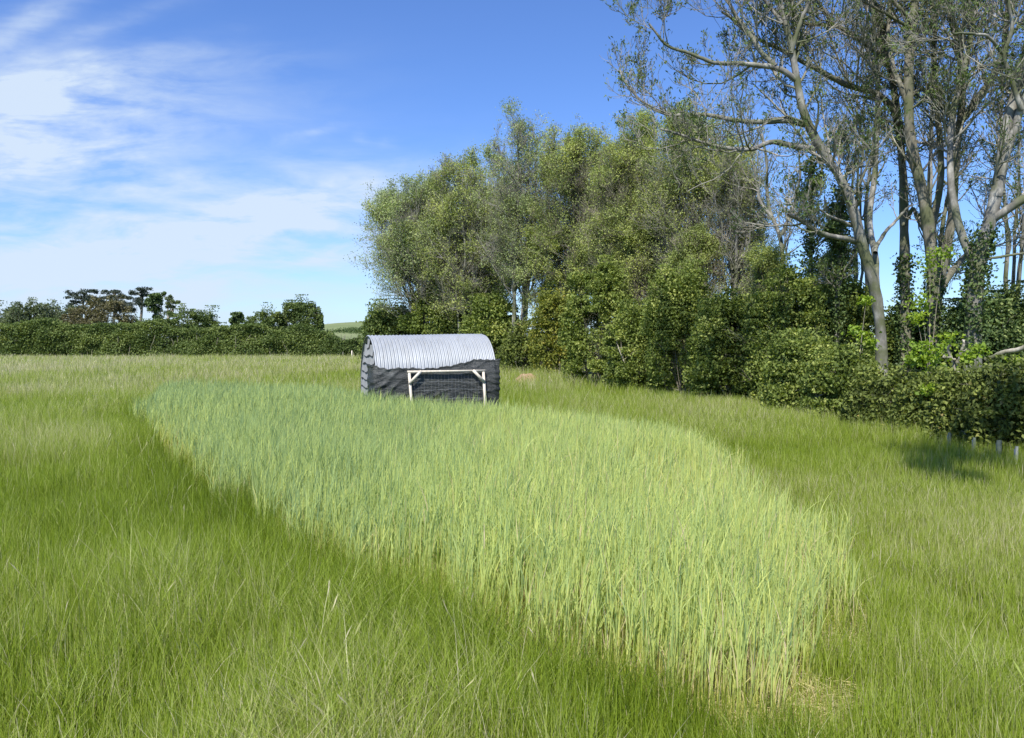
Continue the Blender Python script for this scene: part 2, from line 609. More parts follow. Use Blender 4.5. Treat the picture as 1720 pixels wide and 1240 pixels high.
# ------------------------------------------------------------------ grass and cereal
def blades(B, h, wd_, bend_dir, bend, face, nseg=3, tipw=0.12, curve=2.0):
    """grass blades: base B (N,3), height h, width wd_, leaning by bend along bend_dir"""
    N = len(B)
    tt = np.linspace(0, 1, nseg + 1)
    bd = np.stack([np.cos(bend_dir), np.sin(bend_dir), np.zeros(N)], -1)
    wv = np.stack([np.cos(face), np.sin(face), np.zeros(N)], -1)
    V = np.empty((N, nseg + 1, 2, 3))
    H = np.empty((N, nseg + 1, 2))
    for s, tv in enumerate(tt):
        drop = bend ** 2 * 0.35 * tv ** 3
        c = B + bd * (h * bend * tv ** curve)[:, None] + np.array([0, 0, 1.0]) * (h * np.maximum(tv - drop, 0.25 * tv))[:, None]
        ww = wd_ * (1 - (1 - tipw) * tv ** 1.6) * 0.5
        V[:, s, 0] = c - wv * ww[:, None]
        V[:, s, 1] = c + wv * ww[:, None]
        H[:, s, :] = tv
    idx = np.arange(N * (nseg + 1) * 2).reshape(N, nseg + 1, 2)
    Fq = np.stack([idx[:, :-1, 0], idx[:, :-1, 1], idx[:, 1:, 1], idx[:, 1:, 0]], -1).reshape(-1, 4)
    return V.reshape(-1, 3), Fq, H.reshape(-1), nseg


HEDGE_D = np.array([0.0, 4.0, 8.0, 10.1, 11.5, 12.8, 14.3, 16.4, 18.9, 21.8, 24.7, 29.4, 36.0, 45.0, 62.0])
HEDGE_X = np.array([7.6, 7.3, 6.9, 6.56, 6.43, 6.19, 5.83, 5.45, 4.85, 3.95, 2.61, 0.89, -1.4, -4.2, -9.0])


def hedge_x(D):
    return np.interp(D, HEDGE_D, HEDGE_X)


# shelter footprint, needed to keep grass out of it
SH_A = np.array([math.cos(R(20)), math.sin(R(20))])        # along the axis, to the right
SH_F = np.array([math.sin(R(20)), -math.cos(R(20))])       # out of the long front side
SH_L, SH_W = 2.15, 1.6
SH_LF = np.array([-2.29, 13.25])                            # left front corner
SH_O = SH_LF - SH_F * SH_W / 2 + SH_A * SH_L / 2            # middle of the footprint


def in_shelter(x, y, pad=0.0):
    d = np.stack([x - SH_O[0], y - SH_O[1]], -1)
    return (np.abs(d @ SH_A) < SH_L / 2 + pad) & (np.abs(d @ SH_F) < SH_W / 2 + pad)


nf1, nf2, nf3, nf4 = Field2(1, 1.3), Field2(2, 0.35), Field2(3, 5.0), Field2(4, 2.4)


def sample_wedge(rng, n, d0, d1, power, side):
    """points in front of the camera, density ~ D^-power"""
    uu = rng.uniform(0, 1, n)
    e = 2 - power
    D = (d0 ** e + uu * (d1 ** e - d0 ** e)) ** (1 / e) if abs(e) > 1e-6 else d0 * (d1 / d0) ** uu
    x = rng.uniform(-1, 1, n) * (D * 0.70 + side)
    return x, D


def grass_set(rng, n, d0, d1, power, nseg, wscale, hscale=1.0):
    x, D = sample_wedge(rng, n, d0, d1, power, 1.0)
    ok = (x < hedge_x(D) + 0.9) & ~in_shelter(x, D, 0.03)
    x, D = x[ok], D[ok]
    inside = in_poly(x, D, CROP)
    ed = dist_poly(x, D, CROP)
    cl = nf2(x * 1.7 + 3, D * 1.7)
    thin = rng.uniform(0, 1, len(x)) < 0.42 + 0.95 * cl
    x, D, inside, ed = x[thin], D[thin], inside[thin], ed[thin]
    # grass creeps a little way in under the edge of the crop
    ok = ~inside | ((ed < 0.30) & (rng.uniform(0, 1, len(x)) < 0.22) & (ed < 0.3 * rng.uniform(0, 1, len(x))))
    # thin, strawy strip along the near and right edge of the crop
    leftside = (D * 0.66 + x < 2.9 + 0.02 * D)
    near_edge = (~inside) & (ed < 0.25) & (nf2(x * 1.0, D * 1.0) > 0.38) & ~leftside & (ed < 0.1 + 0.3 * nf1(x, D))
    ok &= ~(near_edge & (rng.uniform(0, 1, len(x)) < 0.75))
    x, D, ed, leftside = x[ok], D[ok], ed[ok], leftside[ok]
    n = len(x)
    a, b, c, d4 = nf1(x, D), nf2(x, D), nf3(x, D), nf4(x, D)
    h = (0.15 + 0.12 * a + 0.12 * b * a + 0.07 * nf2(x * 1.7 + 3, D * 1.7)) * rng.uniform(0.5, 1.25, n) * hscale
    h *= 1 + 0.18 * (D > 9)
    lush = np.where(leftside & (D < 17), np.exp(-(ed / 0.55) ** 2), 0.0)
    rside = np.clip((x - 1.9) / 0.5, 0, 1) * np.clip((30 - D) / 8, 0, 1)
    h *= (1 - 0.45 * rside) * (1 + 0.12 * lush)
    dh = hedge_x(D) - x
    h *= np.where(dh < 1.2, 1.25, 1.0)
    h *= np.where(in_shelter(x, D, 0.35), 1.35, 1.0)
    wd_ = rng.uniform(0.0021, 0.0050, n) * wscale * np.maximum(1.0, D / 9.5)
    bdir = rng.uniform(0, 2 * np.pi, n)
    bend = np.abs(rng.normal(0.15, 0.22, n)) + 0.35 * np.clip(d4 - 0.55, 0, 1) + 0.45 * (b > 0.74) * rng.uniform(0, 1, n)
    h = np.where(rng.uniform(0, 1, n) < 0.05, h * 1.3, h)
    face = rng.uniform(-1.3, 1.3, n)
    V_, F_, H_, ns = blades(np.stack([x, D, np.zeros(n)], -1), h, wd_, bdir, np.minimum(bend, 1.5), face, nseg)
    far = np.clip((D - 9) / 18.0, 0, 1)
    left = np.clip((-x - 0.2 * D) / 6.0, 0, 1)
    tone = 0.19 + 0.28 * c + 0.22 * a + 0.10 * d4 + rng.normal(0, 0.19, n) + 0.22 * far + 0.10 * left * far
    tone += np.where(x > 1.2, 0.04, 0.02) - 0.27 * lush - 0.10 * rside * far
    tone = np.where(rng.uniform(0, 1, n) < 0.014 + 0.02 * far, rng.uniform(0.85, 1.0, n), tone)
    tone = np.clip(tone, 0.02, 1.0)
    return V_, F_, H_, np.repeat(tone, ns)


def join_sets(sets):
    Vs, Fs, Hs, Ts, o = [], [], [], [], 0
    for V_, F_, H_, T_ in sets:
        Vs.append(V_)
        Fs.append(F_ + o)
        Hs.append(H_)
        Ts.append(T_)
        o += len(V_)
    return np.concatenate(Vs), np.concatenate(Fs), np.concatenate(Hs), np.concatenate(Ts)


rng = np.random.default_rng(11)
sets = [grass_set(rng, 400000, 1.3, 7.0, 0.9, 4, 1.0),
        grass_set(rng, 440000, 6.5, 20.0, 1.5, 3, 1.0),
        grass_set(rng, 300000, 18.0, 64.0, 1.5, 2, 1.1)]
# seeding stalks: thin, tall, pale, with a narrow panicle
n = 1700
x, D = sample_wedge(rng, n, 2.2, 40.0, 1.25, 1.0)
ok = (x < hedge_x(D) - 0.4) & ~in_poly(x, D, CROP) & ~in_shelter(x, D, 0.1) & (nf1(x, D) > 0.35) & (x < 2.2)
x, D = x[ok], D[ok]
n = len(x)
hh = rng.uniform(0.32, 0.56, n)
bd, be, fc = rng.uniform(0, 6.28, n), rng.uniform(0.05, 0.5, n), rng.uniform(-1, 1, n)
V_, F_, H_, ns = blades(np.stack([x, D, np.zeros(n)], -1), hh, rng.uniform(0.0016, 0.0026, n) * np.maximum(1, D / 7), bd, be, fc, 4, 0.6)
H_ = np.maximum(H_, 0.6)
tn = np.clip(rng.normal(0.8, 0.1, n), 0.5, 1)
sets.append((V_, F_, H_, np.repeat(tn, ns)))
top = V_.reshape(n, 5, 2, 3)[:, -1].mean(1)
low = V_.reshape(n, 5, 2, 3)[:, -2].mean(1)
Vh, Fh = leaf_quads(top * 0.75 + low * 0.25, hh * 0.16, 0.0065 * np.maximum(1, D / 8), rng, 0.0, nrm(top - low), 0.15)
sets.append((Vh, Fh, np.ones(len(Vh)), np.clip(tn + 0.12, 0, 1)))
V_, F_, H_, T_ = join_sets(sets)
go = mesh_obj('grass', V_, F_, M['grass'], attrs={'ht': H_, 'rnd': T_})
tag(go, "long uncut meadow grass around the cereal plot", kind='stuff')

# cereal: stems with long upright leaves
rng = np.random.default_rng(21)
px_ = np.array(CROP)
n = 68000
x = rng.uniform(px_[:, 0].min() - .1, px_[:, 0].max() + .1, n * 2)
D = rng.uniform(px_[:, 1].min() - .1, px_[:, 1].max() + .1, n * 2)
ins = in_poly(x + 0.42 * (nf2(x * 1.3, D * 1.3) - 0.5), D + 0.42 * (nf2(x * 1.3 + 31, D * 1.3) - 0.5), CROP)
x, D = x[ins], D[ins]
ed = dist_poly(x, D, CROP)
pk = np.where(ed < 0.30, 0.42 + 1.7 * ed, 0.93) * np.where(nf1(x * 1.6, D * 1.6) < 0.22, 0.5, 1.0)
gap = (nf4(x * 1.2 + 9, D * 1.2) > 0.70) & (ed < 1.1)
pk = np.where(gap, pk * 0.35, pk)
ok = (rng.uniform(0, 1, len(x)) < pk) & (rng.uniform(0, 1, len(x)) < np.where(D > 8.5, 0.7, 1.0)) & ~in_shelter(x, D, 0.15)
x, D, ed = x[ok], D[ok], ed[ok]
n = len(x)
ch = (0.50 + 0.12 * nf4(x, D) + 0.07 * nf1(x, D)) * np.clip(0.72 + 0.6 * ed, 0.72, 1.0) * rng.uniform(0.86, 1.12, n)
ch *= np.where(D > 12, 1.08, 1.0) * np.where(x > 1.2, 0.92, 1.0) * np.where(rng.uniform(0, 1, n) < 0.08, rng.uniform(1.05, 1.22, n), 1.0)
wide = np.maximum(1.0, D / 8.0)
lean = rng.normal(0.5, 0.9, n)
base = np.stack([x, D, np.zeros(n)], -1)
csets = []
sb = np.abs(rng.normal(0.10, 0.08, n))
V_, F_, H_, ns = blades(base, ch * 0.86, rng.uniform(0.004, 0.006, n) * wide, lean, sb, rng.uniform(-0.9, 0.9, n), 4, 0.6)
blue = np.clip(1.0 - (x + 5.5) / 7.5, 0, 1)
stone = np.clip(0.60 + rng.normal(0, 0.10, n) - 0.10 * blue, 0, 0.9)
csets.append((V_, F_, H_, np.repeat(stone, ns)))
stem = V_.reshape(n, 5, 2, 3).mean(2)
for k, (ta, tb) in enumerate(((0.18, 0.34), (0.4, 0.58), (0.62, 0.8), (0.82, 0.98), (0.9, 1.0))):
    keep = rng.uniform(0, 1, n) < (0.7, 0.9, 1.0, 1.0, 0.65)[k]
    ii = np.nonzero(keep)[0]
    tv = rng.uniform(ta, tb, len(ii))
    f = tv * 4
    i = np.minimum(f.astype(int), 3)
    fr = (f - i)[:, None]
    b0 = stem[ii, i] * (1 - fr) + stem[ii, i + 1] * fr
    lh = rng.uniform(0.13, 0.25, len(ii)) * np.where(k == 0, 0.8, 1.0)
    lb = np.abs(rng.normal(0.20, 0.18, len(ii))) + (rng.uniform(0, 1, len(ii)) < 0.12) * rng.uniform(0.3, 0.9, len(ii))
    V_, F_, H_, ns = blades(b0, lh, rng.uniform(0.0034, 0.0068, len(ii)) * wide[ii], lean[ii] + rng.normal(0, 1.3, len(ii)), lb,
                            rng.uniform(-0.9, 0.9, len(ii)), 4, 0.12, 1.7)
    # a leaf starts high on its plant, so its own pale root is short
    H2 = 0.30 + 0.15 * k + 0.5 * H_
    tone = 0.53 - 0.06 * k + rng.normal(0, 0.24, len(ii)) - 0.09 * blue[ii] - 0.04 * np.clip((-x[ii] - 1.0) / 4.0, 0, 1) + 0.15 * np.clip(x[ii] + 1.2, 0, 1) + 0.14 * (nf3(x[ii], D[ii]) - .5)
    if k == 0:
        tone = tone + 0.30 + 0.25 * (rng.uniform(0, 1, len(ii)) < 0.3)
    csets.append((V_, F_, np.clip(H2, 0, 1), np.repeat(np.clip(tone, 0, 1), ns)))
V_, F_, H_, T_ = join_sets(csets)
co = mesh_obj('cereal_crop', V_, F_, M['cereal'], attrs={'ht': H_, 'rnd': T_})
tag(co, "dense plot of tall bluish green cereal in the meadow", kind='stuff')

# flattened straw and withered leaves along the plot's edges
n = 13000
k = np.where(rng.uniform(0, 1, n) < 0.6, rng.integers(0, 6, n), rng.integers(0, len(CROP), n))
tt = rng.uniform(0, 1, n)
P0, P1 = px_[k], px_[(k + 1) % len(CROP)]
q = P0 * (1 - tt)[:, None] + P1 * tt[:, None] + rng.normal(0, 0.15, (n, 2))
ok = (q[:, 1] < 12) & ((q[:, 0] > 0.5) | (rng.uniform(0, 1, n) < 0.25)) & ((nf2(q[:, 0], q[:, 1]) > 0.33))
q = q[ok]
n = len(q)
Cc = np.stack([q[:, 0], q[:, 1], rng.uniform(0.012, 0.09, n)], -1)
ax = np.stack([rng.normal(0, 1, n), rng.normal(0, 1, n), rng.normal(0, .22, n)], -1)
Vl, Fl = leaf_quads(Cc, rng.uniform(0.05, 0.20, n), 0.0035 * np.maximum(1, q[:, 1] / 8), rng, 1.5, nrm(ax), 0.1)
st = mesh_obj('straw_litter', Vl, Fl, M['cereal'], attrs={'ht': np.ones(len(Vl)), 'rnd': rng.uniform(0.90, 1.0, len(Fl))})
tag(st, "dry straw flattened on the ground along the cereal plot's edge", kind='stuff')

# ------------------------------------------------------------------ the shelter
m, t, out = new_mat('galvanised sheet')
g_tc = t.new('ShaderNodeTexCoord')
gn1 = t.noise(g_tc.outputs['Object'], 1.6, 6, 0.65)
gn2 = t.noise(g_tc.outputs['Object'], 14.0, 5, 0.7)
gcol = t.ramp(gn1, [(0.3, (0.31, 0.33, 0.35)), (0.7, (0.41, 0.43, 0.45))])
gcol = t.mix(t.ramp(gn2, [(0.55, 0.0), (0.75, 0.25)]), gcol, (0.30, 0.31, 0.32))
mps = t.new('ShaderNodeMapping')
mps.inputs['Scale'].default_value = (9.0, 2.5, 0.7)
t.link(g_tc.outputs['Object'], mps.inputs['Vector'])
gn3 = t.noise(mps.outputs[0], 1.6, 6, 0.7)
gcol = t.mix(t.ramp(gn3, [(0.5, 0.0), (0.72, 0.45)]), gcol, (0.24, 0.235, 0.22))
p = principled(t, out, gcol, 0.5, 0.5, 0.25)
t.link(t.ramp(gn2, [(0.3, 0.42), (0.7, 0.6)]), p.inputs['Roughness'])
M['zinc'] = m
m, t, out = new_mat('black plastic sheet')
g_tc = t.new('ShaderNodeTexCoord')
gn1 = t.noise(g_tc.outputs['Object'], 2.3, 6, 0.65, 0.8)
mpn = t.new('ShaderNodeMapping')
mpn.inputs['Scale'].default_value = (3.0, 3.0, 11.0)
mpn.inputs['Rotation'].default_value = (0.1, 0.25, 0.0)
t.link(g_tc.outputs['Object'], mpn.inputs['Vector'])
gn2 = t.noise(mpn.outputs[0], 2.2, 6, 0.7, 1.4)
gcol = t.ramp(gn1, [(0.38, (0.022, 0.025, 0.025)), (0.6, (0.042, 0.046, 0.044)), (0.76, (0.15, 0.155, 0.148))])  # palest stop paints the sheet's grey sheen patches into its colour
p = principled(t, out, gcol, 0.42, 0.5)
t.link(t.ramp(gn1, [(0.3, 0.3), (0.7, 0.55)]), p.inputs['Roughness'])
bp = t.new('ShaderNodeBump')
bp.inputs['Distance'].default_value = 0.03
bp.inputs['Strength'].default_value = 0.8
t.link(gn2, bp.inputs['Height'])
t.link(bp.outputs[0], p.inputs['Normal'])
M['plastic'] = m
m, t, out = new_mat('weathered grey cloth')
g_tc = t.new('ShaderNodeTexCoord')
gn1 = t.noise(g_tc.outputs['Object'], 5.0, 6, 0.7)
a = t.new('ShaderNodeAttribute', attribute_name='rnd')
gcol = t.ramp(gn1, [(0.3, (0.27, 0.275, 0.275)), (0.55, (0.37, 0.37, 0.36)), (0.75, (0.47, 0.46, 0.44))])
gcol = t.mix(a.outputs['Fac'], gcol, (0.10, 0.10, 0.10))
p = principled(t, out, gcol, 0.9, 0.15)
M['cloth'] = m
m, t, out = new_mat('pale sawn timber')
g_tc = t.new('ShaderNodeTexCoord')
mpn = t.new('ShaderNodeMapping')
mpn.inputs['Scale'].default_value = (14, 14, 2.0)
t.link(g_tc.outputs['Object'], mpn.inputs['Vector'])
gn1 = t.noise(mpn.outputs[0], 3.0, 6, 0.65, 0.5)
gcol = t.ramp(gn1, [(0.3, (0.50, 0.44, 0.35)), (0.55, (0.64, 0.58, 0.48)), (0.75, (0.72, 0.67, 0.57))])
p = principled(t, out, gcol, 0.75, 0.25)
M['timber'] = m
m, t, out = new_mat('galvanised wire')
principled(t, out, (0.55, 0.56, 0.55), 0.4, 0.5, 0.6)
M['wire'] = m

SH_ORG = np.array([SH_O[0], SH_O[1], 0.0])


def sh(a, f, z):
    """shelter coordinates (along, towards front, up) to world"""
    a, f, z = np.broadcast_arrays(np.asarray(a, float), np.asarray(f, float), np.asarray(z, float))
    return np.stack([SH_O[0] + SH_A[0] * a + SH_F[0] * f, SH_O[1] + SH_A[1] * a + SH_F[1] * f, z], -1)


SIDE_H, RAD = 0.84, SH_W / 2


def profile(s):
    """s 0..1 from the front foot over the top to the back foot: position f, z and outward normal"""
    tot = 2 * SIDE_H + math.pi * RAD
    q = np.asarray(s) * tot
    th = np.clip((q - SIDE_H) / RAD, 0, math.pi)
    f = RAD * np.cos(th)
    z = np.where(q < SIDE_H, q, np.where(q > SIDE_H + math.pi * RAD, tot - q, SIDE_H + RAD * np.sin(th)))
    return f, z, np.cos(th), np.sin(th)


shelter = thing('livestock_shelter', "arched shelter of silver corrugated iron standing behind the cereal plot", "shelter", SH_ORG)
NC, PITCH_C = 34, SH_L / 34
na, ns_ = NC * 8 + 1, 60
aa = np.linspace(-SH_L / 2, SH_L / 2, na)
ss = np.linspace(0, 1, ns_)
f, z, nf_, nz_ = profile(ss)
lay = []
for off in (0.0, -0.004):
    w_ = 0.0165 * np.sin(2 * np.pi * aa / PITCH_C) + off
    w_ = w_ * 1.0
    A_, Wf = np.meshgrid(aa, np.arange(ns_))
    ff = f[:, None] + nf_[:, None] * w_[None, :]
    zz = z[:, None] + nz_[:, None] * w_[None, :] + 0.012 * np.sin(A_ * 1.7) * nz_[:, None]
    lay.append(sh(A_, ff, zz))
idx = np.arange(ns_ * na).reshape(ns_, na)
q = np.stack([idx[:-1, :-1], idx[:-1, 1:], idx[1:, 1:], idx[1:, :-1]], -1).reshape(-1, 4)
ac = Acc().add(lay[0].reshape(-1, 3), q).add(lay[1].reshape(-1, 3), q[:, ::-1])
for col_ in (0, na - 1):
    v = np.concatenate([lay[0][:, col_], lay[1][:, col_]])
    k = np.arange(ns_ - 1)
    ac.add(v, np.stack([k, k + 1, k + 1 + ns_, k + ns_], -1))
ac.build('corrugated_roof', M['zinc'], shelter, True, SH_ORG)

# left end: overlapping rows of hung grey cloth, scalloped along the lower edge
rng = np.random.default_rng(31)
ac = Acc()
rows = 10
zt = np.linspace(1.60, 0.16, rows + 1)[:-1]
for r in range(rows):
    top, bot = zt[r] + 0.035, zt[r] - 0.175
    nx_, nz2 = 40, 8
    mz = min(max(top, 0), SIDE_H + RAD - 0.01)
    half = RAD - 0.02 if mz < SIDE_H else max(math.sqrt(max(RAD ** 2 - (mz - SIDE_H) ** 2, 0.0)) - 0.015, 0.1)
    X_, T_g = np.meshgrid(np.linspace(-half, half, nx_), np.linspace(0, 1, nz2))
    ph = rng.uniform(0, 6, 4)
    sag = 0.014 * np.sin(X_ * 6.5 + ph[0]) + 0.007 * np.sin(X_ * 13 + ph[1])
    Z_ = top + (bot - top) * T_g + sag * T_g - 0.02 * (1 - T_g) * np.cos(X_ * 2)
    lim = SIDE_H + np.sqrt(np.maximum(RAD ** 2 - np.minimum(np.abs(X_), RAD) ** 2, 0)) - 0.02
    Z_ = np.minimum(Z_, lim)
    O_ = 0.004 + 0.022 * T_g ** 1.5 + 0.002 * np.sin(X_ * 21 + ph[2]) * T_g + 0.002 * np.sin(X_ * 9 + ph[3] + T_g * 3)
    P_ = sh(-SH_L / 2 + 0.03 - O_, X_, Z_)
    idx = np.arange(nx_ * nz2).reshape(nz2, nx_)
    q = np.stack([idx[:-1, :-1], idx[:-1, 1:], idx[1:, 1:], idx[1:, :-1]], -1).reshape(-1, 4)
    ac.add(P_.reshape(-1, 3), q, rng.uniform(0, 0.25))
    # dark strip along the row's lower edge
    Zh = Z_[-1]
    Ph = np.concatenate([sh(-SH_L / 2 + 0.03 - O_[-1], X_[-1], Zh), sh(-SH_L / 2 + 0.036 - O_[-1], X_[-1], Zh - 0.024)])
    k = np.arange(nx_ - 1)
    ac.add(Ph, np.stack([k, k + 1, k + 1 + nx_, k + nx_], -1), 0.95)
ac.build('cloth_panel', M['cloth'], shelter, True, SH_ORG)
# right end: closed by a plain sheet just inside the rim
nx_, nz2 = 16, 16
X_, T_g = np.meshgrid(np.linspace(-RAD + 0.02, RAD - 0.02, nx_), np.linspace(0, 1, nz2))
Z_ = T_g * (SIDE_H + np.sqrt(np.maximum(RAD ** 2 - X_ ** 2, 0)) - 0.02)
P_ = sh(SH_L / 2 - 0.03 + 0.01 * np.sin(X_ * 6 + T_g * 5), X_, Z_)
idx = np.arange(nx_ * nz2).reshape(nz2, nx_)
q = np.stack([idx[:-1, :-1], idx[:-1, 1:], idx[1:, 1:], idx[1:, :-1]], -1).reshape(-1, 4)
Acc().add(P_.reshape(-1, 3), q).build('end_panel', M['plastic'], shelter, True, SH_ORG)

# black sheet wrapped round the lower front and right end
rng = np.random.default_rng(33)
path = [(-SH_L / 2 - 0.075, RAD - 0.20), (-SH_L / 2 - 0.055, RAD - 0.05), (-SH_L / 2 - 0.01, RAD + 0.03), (-SH_L / 2 + 0.08, RAD + 0.035),
        (0, RAD + 0.035), (SH_L / 2 - 0.05, RAD + 0.035), (SH_L / 2 + 0.03, RAD), (SH_L / 2 + 0.04, RAD - 0.12), (SH_L / 2 + 0.04, 0), (SH_L / 2 + 0.04, -RAD)]
path = np.array(path)
seg = np.concatenate([[0], np.cumsum(np.linalg.norm(np.diff(path, axis=0), axis=1))])
nu, nv = 260, 90
qu = np.linspace(0, seg[-1], nu)
pa, pf = np.interp(qu, seg, path[:, 0]), np.interp(qu, seg, path[:, 1])
dpa, dpf = np.gradient(pa), np.gradient(pf)
ln_ = np.hypot(dpa, dpf)
na_, nf2_ = -dpf / ln_, dpa / ln_             # outward
top_keys_a = np.array([-1.2, -1.075, -1.02, -0.9, -0.6, -0.25, -0.1, 0.15, 0.42, 0.62, 0.78, 0.92, 1.04, 1.12])
top_keys_z = np.array([1.14, 1.13, 1.09, 1.075, 1.085, 1.07, 1.075, 1.10, 1.15, 1.20, 1.225, 1.20, 1.215, 1.215])
ztop = np.interp(pa, top_keys_a, top_keys_z) + 0.008 * np.sin(qu * 23) + 0.006 * np.sin(qu * 51 + 1)
ztop = np.where(pf < RAD - 0.15, np.where(pa > 0, 1.215, 1.13 - 0.9 * np.clip((RAD - 0.1) - pf, 0, 1) * 0), ztop)
Tv = np.linspace(0, 1, nv)
Uq, Tg = np.meshgrid(qu, Tv)
Zt = Tg * ztop[None, :]
wr = np.zeros_like(Uq)
for k in range(26):
    angk = rng.uniform(-0.5, 0.75)
    kk = rng.uniform(9, 34)
    uc, zc = rng.uniform(-0.1, seg[-1]), rng.uniform(0.1, 1.2)
    ru, rz = rng.uniform(0.25, 0.8), rng.uniform(0.08, 0.3)
    du, dz = Uq - uc, Zt - zc
    along, across = du * math.cos(angk) + dz * math.sin(angk), dz * math.cos(angk) - du * math.sin(angk)
    wr += 0.013 * (1 - np.abs(np.sin(across * kk + 0.9 * np.sin(along * 3 + k)))) * np.exp(-(along / ru) ** 2 - (across / rz) ** 2)
# folds gathered at the left corner
du = Uq - 0.30
wr += 0.02 * np.exp(-((du - 0.15) / 0.35) ** 2) * (1 - np.abs(np.sin((Zt - 0.5 * du) * 15 + 1.2 * np.sin(Uq * 6))))
wr += 0.012 * np.sin(Uq * 2.1 + Zt * 1.3)
# torn, bunched patch low down beside the left post
hole = np.exp(-(((Uq - 0.98) / 0.16) ** 2 + ((Zt - 0.43) / 0.05) ** 2))
wr -= 0.05 * hole
wr += 0.03 * np.exp(-(((Uq - 1.0) / 0.2) ** 2 + ((Zt - 0.36) / 0.03) ** 2))
wr += 0.02 * np.exp(-((1 - Tg) * ztop[None, :] / 0.03) ** 2)          # rolled upper hem
inward = np.where(Zt > SIDE_H, RAD - np.sqrt(np.maximum(RAD ** 2 - (Zt - SIDE_H) ** 2, 0)), 0.0)
isfront = ((pf > RAD - 0.02) & (np.abs(pa) < SH_L / 2 + .02)).astype(float)
inward = inward * isfront[None, :]
wr = wr + 0.012
Pa = pa[None, :] + na_[None, :] * (wr - inward)
Pf = pf[None, :] + nf2_[None, :] * (wr - inward)
P_ = sh(Pa, Pf, Zt)
idx = np.arange(nu * nv).reshape(nv, nu)
q = np.stack([idx[:-1, :-1], idx[:-1, 1:], idx[1:, 1:], idx[1:, :-1]], -1).reshape(-1, 4)
corner = np.array([*sh(0, RAD, 0)])
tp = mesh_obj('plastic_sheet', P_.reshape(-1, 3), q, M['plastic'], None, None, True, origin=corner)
sol = tp.modifiers.new('thickness', 'SOLIDIFY')
sol.thickness = 0.004
sol.offset = 1
tag(tp, "creased black plastic sheet wrapped round the lower half of the iron shelter", "sheet")

# timber frame with netting leaning against the black sheet
fr_o = sh(-0.05, RAD + 0.15, 0)
frame = thing('timber_frame', "pale timber frame with wire netting propped upright against the black plastic sheet", "frame", fr_o)
aL, aR = -SH_L / 2 + 0.545, -SH_L / 2 + 1.865
zT = 1.02
b_ = 0.040


def bar(ac, p0, p1, wa, wb, ref):
    p0, p1, ref = np.array(p0, float), np.array(p1, float), np.array(ref, float)
    d = nrm(p1 - p0)
    s = nrm(np.cross(d, ref))
    u_ = np.cross(s, d)
    Mx = np.stack([d, s, u_], 1)
    ac.box((p0 + p1) / 2, (np.linalg.norm(p1 - p0), wa, wb), Mx)
    return ac


ff_top, ff_bot = RAD + 0.10, RAD + 0.20
frontv = np.array([SH_F[0], SH_F[1], 0])
for a_ in (aL, aR):
    lean_ = 0.03 if a_ == aR else 0.05
    ac = bar(Acc(), sh(a_ + lean_, ff_bot, 0), sh(a_, ff_top, zT - b_ / 2), b_, 0.04, frontv)
    ac.build('post', M['timber'], frame, False, fr_o)
ac = bar(Acc(), sh(aL - 0.03, ff_top, zT), sh(aR + 0.03, ff_top, zT), 0.034, 0.040, frontv)
ac.build('crossbar', M['timber'], frame, False, fr_o)
ac = bar(Acc(), sh(aL - 0.01, ff_top + 0.045, zT - 0.20), sh(aL + 0.20, ff_top + 0.042, zT + 0.012), 0.046, 0.022, frontv)
ac.build('corner_brace', M['timber'], frame, False, fr_o)
ac = bar(Acc(), sh(aR + 0.01, ff_top + 0.045, zT - 0.20), sh(aR - 0.20, ff_top + 0.042, zT + 0.012), 0.046, 0.022, frontv)
ac.build('corner_brace', M['timber'], frame, False, fr_o)
wp, wr_ = [], []
for k in range(7):
    zk = 0.12 + k * 0.145
    fk = ff_bot + (ff_top - ff_bot) * zk / zT - 0.024
    s_ = np.linspace(0, 1, 9)
    P_ = sh(aL + (aR - aL) * s_, fk, zk + 0.012 * np.sin(s_ * 7 + k) - 0.012 * (k % 2))
    wp.append(P_)
    wr_.append(np.full(9, 0.0016))
hp, hr = np.array(wp), np.array(wr_)
vp = []
for k in range(22):
    s_ = np.linspace(0.03, 1, 9)
    ak = aL + (aR - aL) * (k + 0.5) / 22
    vp.append(sh(ak + 0.006 * np.sin(s_ * 9 + k), ff_bot + (ff_top - ff_bot) * s_ - 0.024, s_ * zT))
Vt1, Ft1 = tubes(hp, hr, 4)
Vt2, Ft2 = tubes(np.array(vp), np.full((22, 9), 0.0006), 3)
Acc().add(Vt1, Ft1).add(Vt2, Ft2).build('wire_netting', M['wire'], frame, False, fr_o)

# ------------------------------------------------------------------ trees
def ellipsoid_env(c, rx, ry, rz, low=None):
    c = np.array(c, float)

    def env(p, k):
        d = (p - c) / np.array([rx * k, ry * k, rz * k])
        ok = (d ** 2).sum(-1) < 1
        if low is not None:
            ok &= p[:, 2] > low
        return ok
    return env


def put_wood(name, batches, k, mat, parent, org):
    ac = Acc()
    for P, Rr, kk in batches:
        if len(P):
            v, f_ = tubes(P, Rr, kk or k)
            ac.add(v, f_)
    if ac.n:
        ac.build(name, mat, parent, True, org)


def put_leaves(name, C, L, W, rng, mat, parent, org, up=0.4, axis=None, spread=0.9, tone=None, name_attr='rnd'):
    V_, F_ = leaf_quads(C, L, W, rng, up, axis, spread)
    r = rng.uniform(0, 1, len(F_)) if tone is None else np.clip(tone + 0.05 + rng.normal(0, 0.15, len(F_)), 0, 1)
    return mesh_obj(name, V_, F_, mat, parent, {'rnd': r}, False, org)


